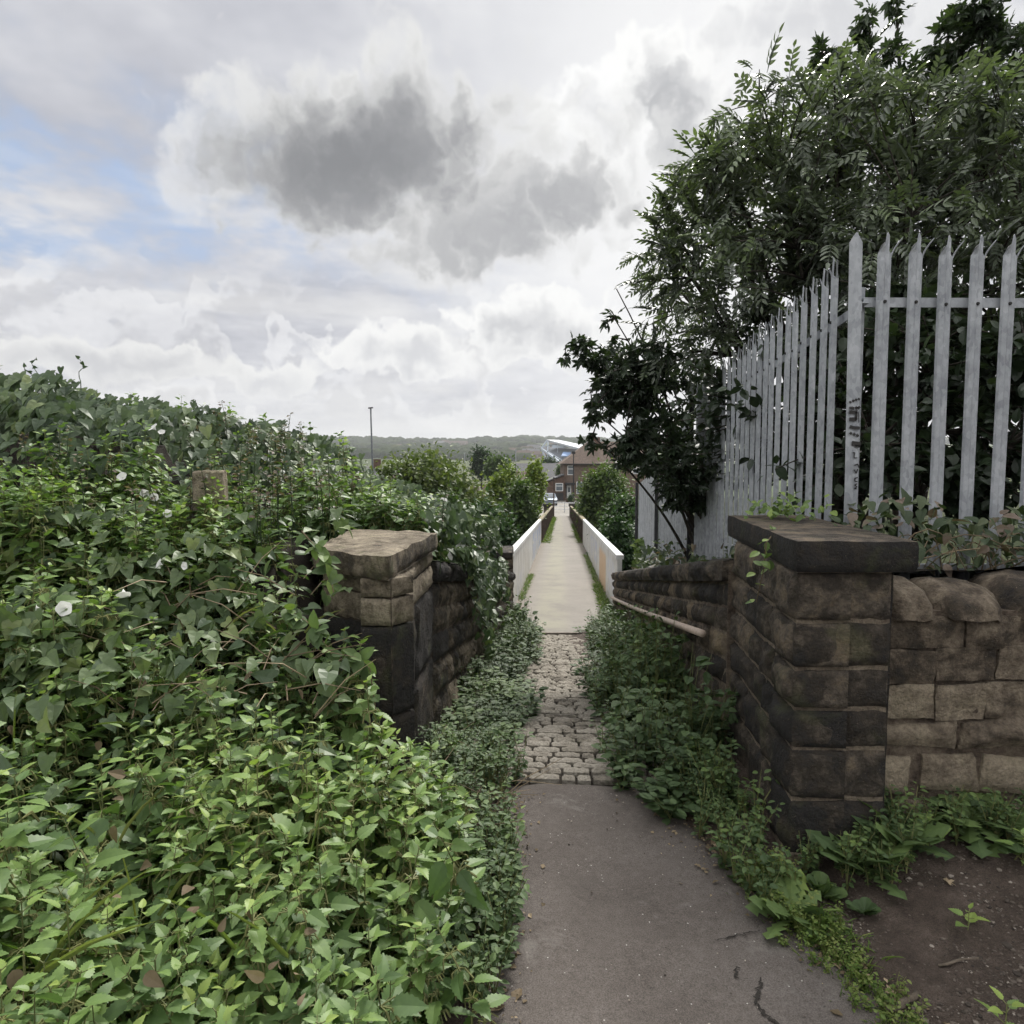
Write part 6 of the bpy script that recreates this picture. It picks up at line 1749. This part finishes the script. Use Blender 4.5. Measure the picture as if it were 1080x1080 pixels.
for sx in (-1, 1):
    mb = MB(); mb.add([(sx * .80, -.7, 1.0), (sx * .70, -.3, 1.38), (sx * .70, 1.1, 1.40), (sx * .80, 1.5, 1.0)], [(0, 1, 2, 3)]); mb.v = [mb.v[0] + np.array([sx * .015, 0, 0])]; obj('side_window', off(mb), mGlass, car)
    mb = MB(); mb.box(sx * .6 - .16, sx * .6 + .16, -2.13, -2.102, .62, .74); obj('headlight', off(mb), mWhite, car)
    for y in (-1.35, 1.35):
        mb = MB(); mb.tube([(sx * .70, y, .32), (sx * .86, y, .32)], [.32, .32], 16); wh = obj('wheel', off(mb), mDk, car)
        mb = MB(); mb.tube([(sx * .862, y, .32), (sx * .88, y, .32)], [.2, .18], 12); obj('rim', off(mb), M['galv'], wh)

# simple far houses
def house(label, px, Y, wm_, dm, eave, ridge, wall_m, roof_m, rot=0, group=None, wins=2, gz=None, name='distant_house'):
    x = at(px, 490, Y)[0]; g = float(G(x, Y)) if gz is None else gz
    t = thing(name, label, 'house', (x, Y, g), group); t.rotation_euler[2] = rot
    mb = MB(); w, d = wm_ / 2, dm / 2
    V = [(-w, -d, -3), (w, -d, -3), (w, d, -3), (-w, d, -3), (-w, -d, eave), (w, -d, eave), (w, d, eave), (-w, d, eave), (-w, 0, ridge), (w, 0, ridge)]
    mb.add(V, [(0, 1, 5, 4), (2, 3, 7, 6), (1, 2, 6, 9, 5), (3, 0, 4, 8, 7)]); obj('wall', mb, wall_m, t, keep=True)
    mb = MB(); e = .4
    V = [(-w - e, -d - e, eave - .3), (w + e, -d - e, eave - .3), (w + e, 0, ridge + .05), (-w - e, 0, ridge + .05), (w + e, d + e, eave - .3), (-w - e, d + e, eave - .3)]
    V2 = [(a, b, c + .25) for a, b, c in V]
    mb.add(V + V2, [(0, 1, 2, 3), (3, 2, 4, 5), (6, 9, 8, 7), (9, 11, 10, 8), (0, 6, 7, 1), (5, 4, 10, 11), (0, 3, 9, 6), (3, 5, 11, 9), (1, 7, 8, 2), (2, 8, 10, 4)]); rf = obj('roof', mb, roof_m, t, keep=True)
    mb = MB(); mb.box(w * .5, w * .5 + .8, -.4, .4, ridge - .3, ridge + 1.1); obj('chimney', mb, mBrick, rf, keep=True)
    for k in range(wins):
        for zz in ((.8, 2.0), (3.3, 4.4)):
            if zz[1] > eave: continue
            cxk = -w + (k + .5) * wm_ / wins
            mb = MB(); mb.box(cxk - .6, cxk + .6, -d - .05, -d - .01, zz[0], zz[1]); wi = obj('window', mb, mWhite, t, keep=True)
            mb = MB(); mb.box(cxk - .48, cxk + .48, -d - .07, -d - .055, zz[0] + .12, zz[1] - .12); obj('pane', mb, mGlass, wi, keep=True)
    return t
house('grey house with pale window band seen left of the brown house', 579, 150, 14, 8, 5.2, 8.0, mPaleR, mSlate, .1, None, 4, -6.4)
house('low pale-walled building with slate roof just left of the willow', 372, 75, 9, 6, 3.4, 4.6, mPaleR, mSlate, .15, None, 2, -3.5, 'low_building')
house('brown-roofed house low between the dark tree and the lime trees', 521, 120, 8, 7, 4.6, 7.2, mBrick, mTile, -.5, None, 2, -9.5)
house('pale chimneyed house among the lime trees', 548, 140, 7, 7, 5, 7.5, mPaleR, mTile, .3, None, 2, -7.5)
_gh = 'small houses scattered on the far hillside'
_where = [(552, 480, 'left of the stadium, lowest row'), (560, 478, 'left of the stadium, second row'), (567, 481, 'touching the stadium left end'), (556, 475, 'above the lowest row, left of the stadium'), (572, 476, 'behind the stadium left end'),
          (480, 468, 'on the skyline above the willow, right'), (470, 467, 'on the skyline above the willow, middle'), (463, 468, 'on the skyline above the willow, left'), (486, 468, 'on the skyline right of the willow'), (497, 470, 'on the ridge above the dark round tree'), (563, 473, 'on the hillside above the stadium approach'), (548, 477, 'far left of the stadium rows'), (585, 470, 'on the hill just behind the stadium roof'), (600, 468, 'on the hill right behind the stadium roof'), (425, 472, 'on the hillside above the willow, far left')]
for i, (px, py, wlab) in enumerate(_where):
    # find where the sight line meets the hillside
    d = ray(px, py); d = d / d[1]; Ys = np.arange(500, 2600, 5.0); Pz = CAM_Z + d[2] * Ys
    below = np.nonzero(Pz < G(d[0] * Ys, Ys) + 4)[0]
    Yk = Ys[below[0]] if len(below) else 2000
    house(f"small far {['brick', 'pale', 'brown'][i % 3]} house {wlab}", px, float(Yk), 16 + 6 * (i % 3), 9, 5.5, 9.5, [mBrick, mPaleR, mRend][i % 3], [mTile, mSlate, mTile][i % 3], (i * .7) % 1 - .5, _gh, 3)

# stadium stand
stz = float(G(at(590, 480, 600)[0], 600))
sm = thing('stadium', 'distant pale blue football stand with a white sloping roof and truss', 'stadium', (at(590, 480, 600)[0], 600, stz))
mSteel = mat_plain('pale_blue_steel', (.42, .47, .55), .6, .1, .1); mRoofW = mat_plain('white_roof_sheet', (.36, .38, .41), .6, .06, .05); mSeat = mat_plain('blue_seats', (.16, .26, .46), .7, .3, .2); mShade = mat_plain('shaded_seating', (.10, .115, .14), .9, .2, .1)
def sp3(px, py, Y=600): return at(px, py, Y)
mb = MB()
q = [sp3(576, 463.5, 640), sp3(590, 464, 650), sp3(640, 474.5, 615), sp3(612, 473, 590)]
mb.add([*q, *[p - np.array([0, 0, 1.6]) for p in q]], [(0, 1, 2, 3), (7, 6, 5, 4), (0, 3, 7, 4), (3, 2, 6, 7), (2, 1, 5, 6), (1, 0, 4, 5)]); obj('roof', mb, mRoofW, sm)
for nm, pts_, w in [('truss', [(577, 464.5, 639), (571, 473, 638), (576, 485, 630)], 1.4), ('truss', [(578, 465, 638), (577.5, 486, 628)], 1.2), ('truss', [(571, 473, 638), (590, 487, 600)], 1.6), ('truss', [(577, 476, 632), (594, 487, 598)], 1.2), ('truss', [(572, 471.5, 638), (588, 468, 640)], 1.0), ('truss', [(588, 466, 640), (588, 478, 628)], .9)]:
    mb = MB(); q = [sp3(*p) for p in pts_]
    for a, b in zip(q[:-1], q[1:]): mb.bar(a, b, w, w)
    obj(nm, mb, mSteel, sm)
mb = MB(); a, b, c, d = sp3(578, 487, 600), sp3(632, 487, 590), sp3(632, 474, 625), sp3(580, 472, 648)
mb.add([a, b, c, d, a - np.array([0, 0, 8]), b - np.array([0, 0, 8]), c - np.array([0, 0, 18]), d - np.array([0, 0, 18])], [(0, 1, 2, 3), (0, 4, 5, 1), (1, 5, 6, 2), (2, 6, 7, 3), (3, 7, 4, 0)]); obj('seating', mb, mShade, sm)  # seat bank with the shade under the roof put into its colour
mb = MB(); a, b, c, d = sp3(592, 480.5, 598), sp3(602, 480.5, 596), sp3(602, 476.5, 608), sp3(594, 476.5, 610)
mb.add([a, b, c, d, *[p - np.array([0, 0, .8]) for p in (a, b, c, d)]], [(0, 1, 2, 3), (0, 4, 5, 1), (1, 5, 6, 2), (2, 6, 7, 3), (3, 7, 4, 0)]); s_ = obj('seat_block', mb, mSeat, sm); s_['label'] = 'block of bright blue seats'
mb = MB(); mb.bar(sp3(583, 470.8, 630), sp3(596, 471.2, 620), 2, 2.4); obj('gantry', mb, mSteel, sm)

# far woods along the ridge: one mass of crowns
mb = MB(); r = np.random.default_rng(77)
def crown_T(seed):
    rr = np.random.default_rng(seed); bm = bmesh.new(); bmesh.ops.create_icosphere(bm, subdivisions=3, radius=1)
    V = np.array([v.co for v in bm.verts]); n = fbm(V * 2.1 + seed * 7, seed, 4) - .5; V = V * (1 + n[:, None] * .9); V[:, 2] = np.maximum(V[:, 2], -.5)
    Fq = np.array([[v.index for v in f.verts] for f in bm.faces]); bm.free()
    return dict(V=V, parts=[(Fq, 0)], tv=np.zeros(len(V)))
CT = [crown_T(i) for i in range(4)]
P_ = []
def wood_line(px0, px1, py, n, size, Yr=(900, 2250), rows=1):
    for k in range(n):
        px = r.uniform(px0, px1); d = ray(px, py + r.normal(0, .5)); d = d / d[1]
        Ys = np.arange(Yr[0], Yr[1], 10.0); Pz = CAM_Z + d[2] * Ys; b = np.nonzero(Pz < G(d[0] * Ys, Ys) + 2)[0]
        Yk = Ys[b[0]] if len(b) else Yr[1] - 30
        P_.append((d[0] * Yk, Yk, float(G(d[0] * Yk, Yk)) + size * .25, size * r.uniform(.6, 1.3)))
wood_line(200, 420, 466, 150, 12); wood_line(200, 420, 469, 130, 11); wood_line(320, 520, 466.5, 90, 10); wood_line(500, 560, 467, 60, 12); wood_line(505, 556, 470.5, 60, 10); wood_line(548, 565, 464.5, 14, 14)
wood_line(560, 720, 465.5, 90, 12); wood_line(400, 500, 476, 70, 9, (500, 2000)); wood_line(330, 470, 481, 90, 9, (400, 1500)); wood_line(320, 570, 473, 150, 10, (500, 2100)); wood_line(330, 570, 478, 130, 8, (400, 1800)); wood_line(480, 560, 483, 50, 7, (400, 1200)); wood_line(595, 720, 470, 60, 11); wood_line(-700, 200, 467, 300, 14); wood_line(720, 1700, 467, 250, 14)
P_ = np.array(P_)
for i in range(4):
    s = np.arange(len(P_)) % 4 == i
    sc3 = P_[s, 3][:, None] * np.array([1.15, 1.15, .8])
    mb.inst(CT[i], rotz(r.uniform(0, 6.28, s.sum())) * sc3[:, None, :].transpose(0, 2, 1), P_[s, :3], r.normal(.4, .15, s.sum()))
mWood, nt_, b_ = mat_new('far_woodland')
nz = nt_.noise(P(nt_), .35, 5, .7)
nt_.put(b_.inputs['Base Color'], nt_.ramp(nt_.m('ADD', nt_.m('MULTIPLY', nz, .6), nt_.m('MULTIPLY', nt_.attr(), .5)), [(.3, (.022, .032, .018)), (.55, (.045, .062, .028)), (.8, (.09, .1, .045))]))
b_.inputs['Roughness'].default_value = 1; b_.inputs['Specular IOR Level'].default_value = 0
nt_.put(b_.inputs['Normal'], nt_.bump(nz, 1, 2.5))
tag(obj('woodland', mb, mWood, smooth=True), 'dark belts of woodland along the far ridge and hillside', 'woods', kind='stuff')

# ------------------------------------------------------------------ air
HAZE = True
if HAZE:
    mb = MB(); mb.box(-3400, 3400, -120, 3600, -40, 130)
    hm = bpy.data.materials.new('pale_air'); hm.use_nodes = True; nt = NT(hm.node_tree)
    nt.nt.nodes.remove(nt.nt.nodes['Principled BSDF'])
    pv = nt.new('ShaderNodeVolumePrincipled'); pv.inputs['Color'].default_value = (.93, .96, 1, 1); pv.inputs['Density'].default_value = .0002; pv.inputs['Anisotropy'].default_value = .2
    nt.nt.links.new(pv.outputs[0], nt.nt.nodes['Material Output'].inputs['Volume'])
    hz_o = obj('haze', mb, hm); tag(hz_o, 'thin pale haze lying over the valley', 'haze', kind='stuff')
scene.render.engine = 'CYCLES'
scene.cycles.use_denoising = True
scene.cycles.use_adaptive_sampling = True; scene.cycles.adaptive_threshold = .03
scene.cycles.max_bounces = 5; scene.cycles.diffuse_bounces = 2; scene.cycles.glossy_bounces = 2; scene.cycles.transmission_bounces = 2; scene.cycles.volume_bounces = 0
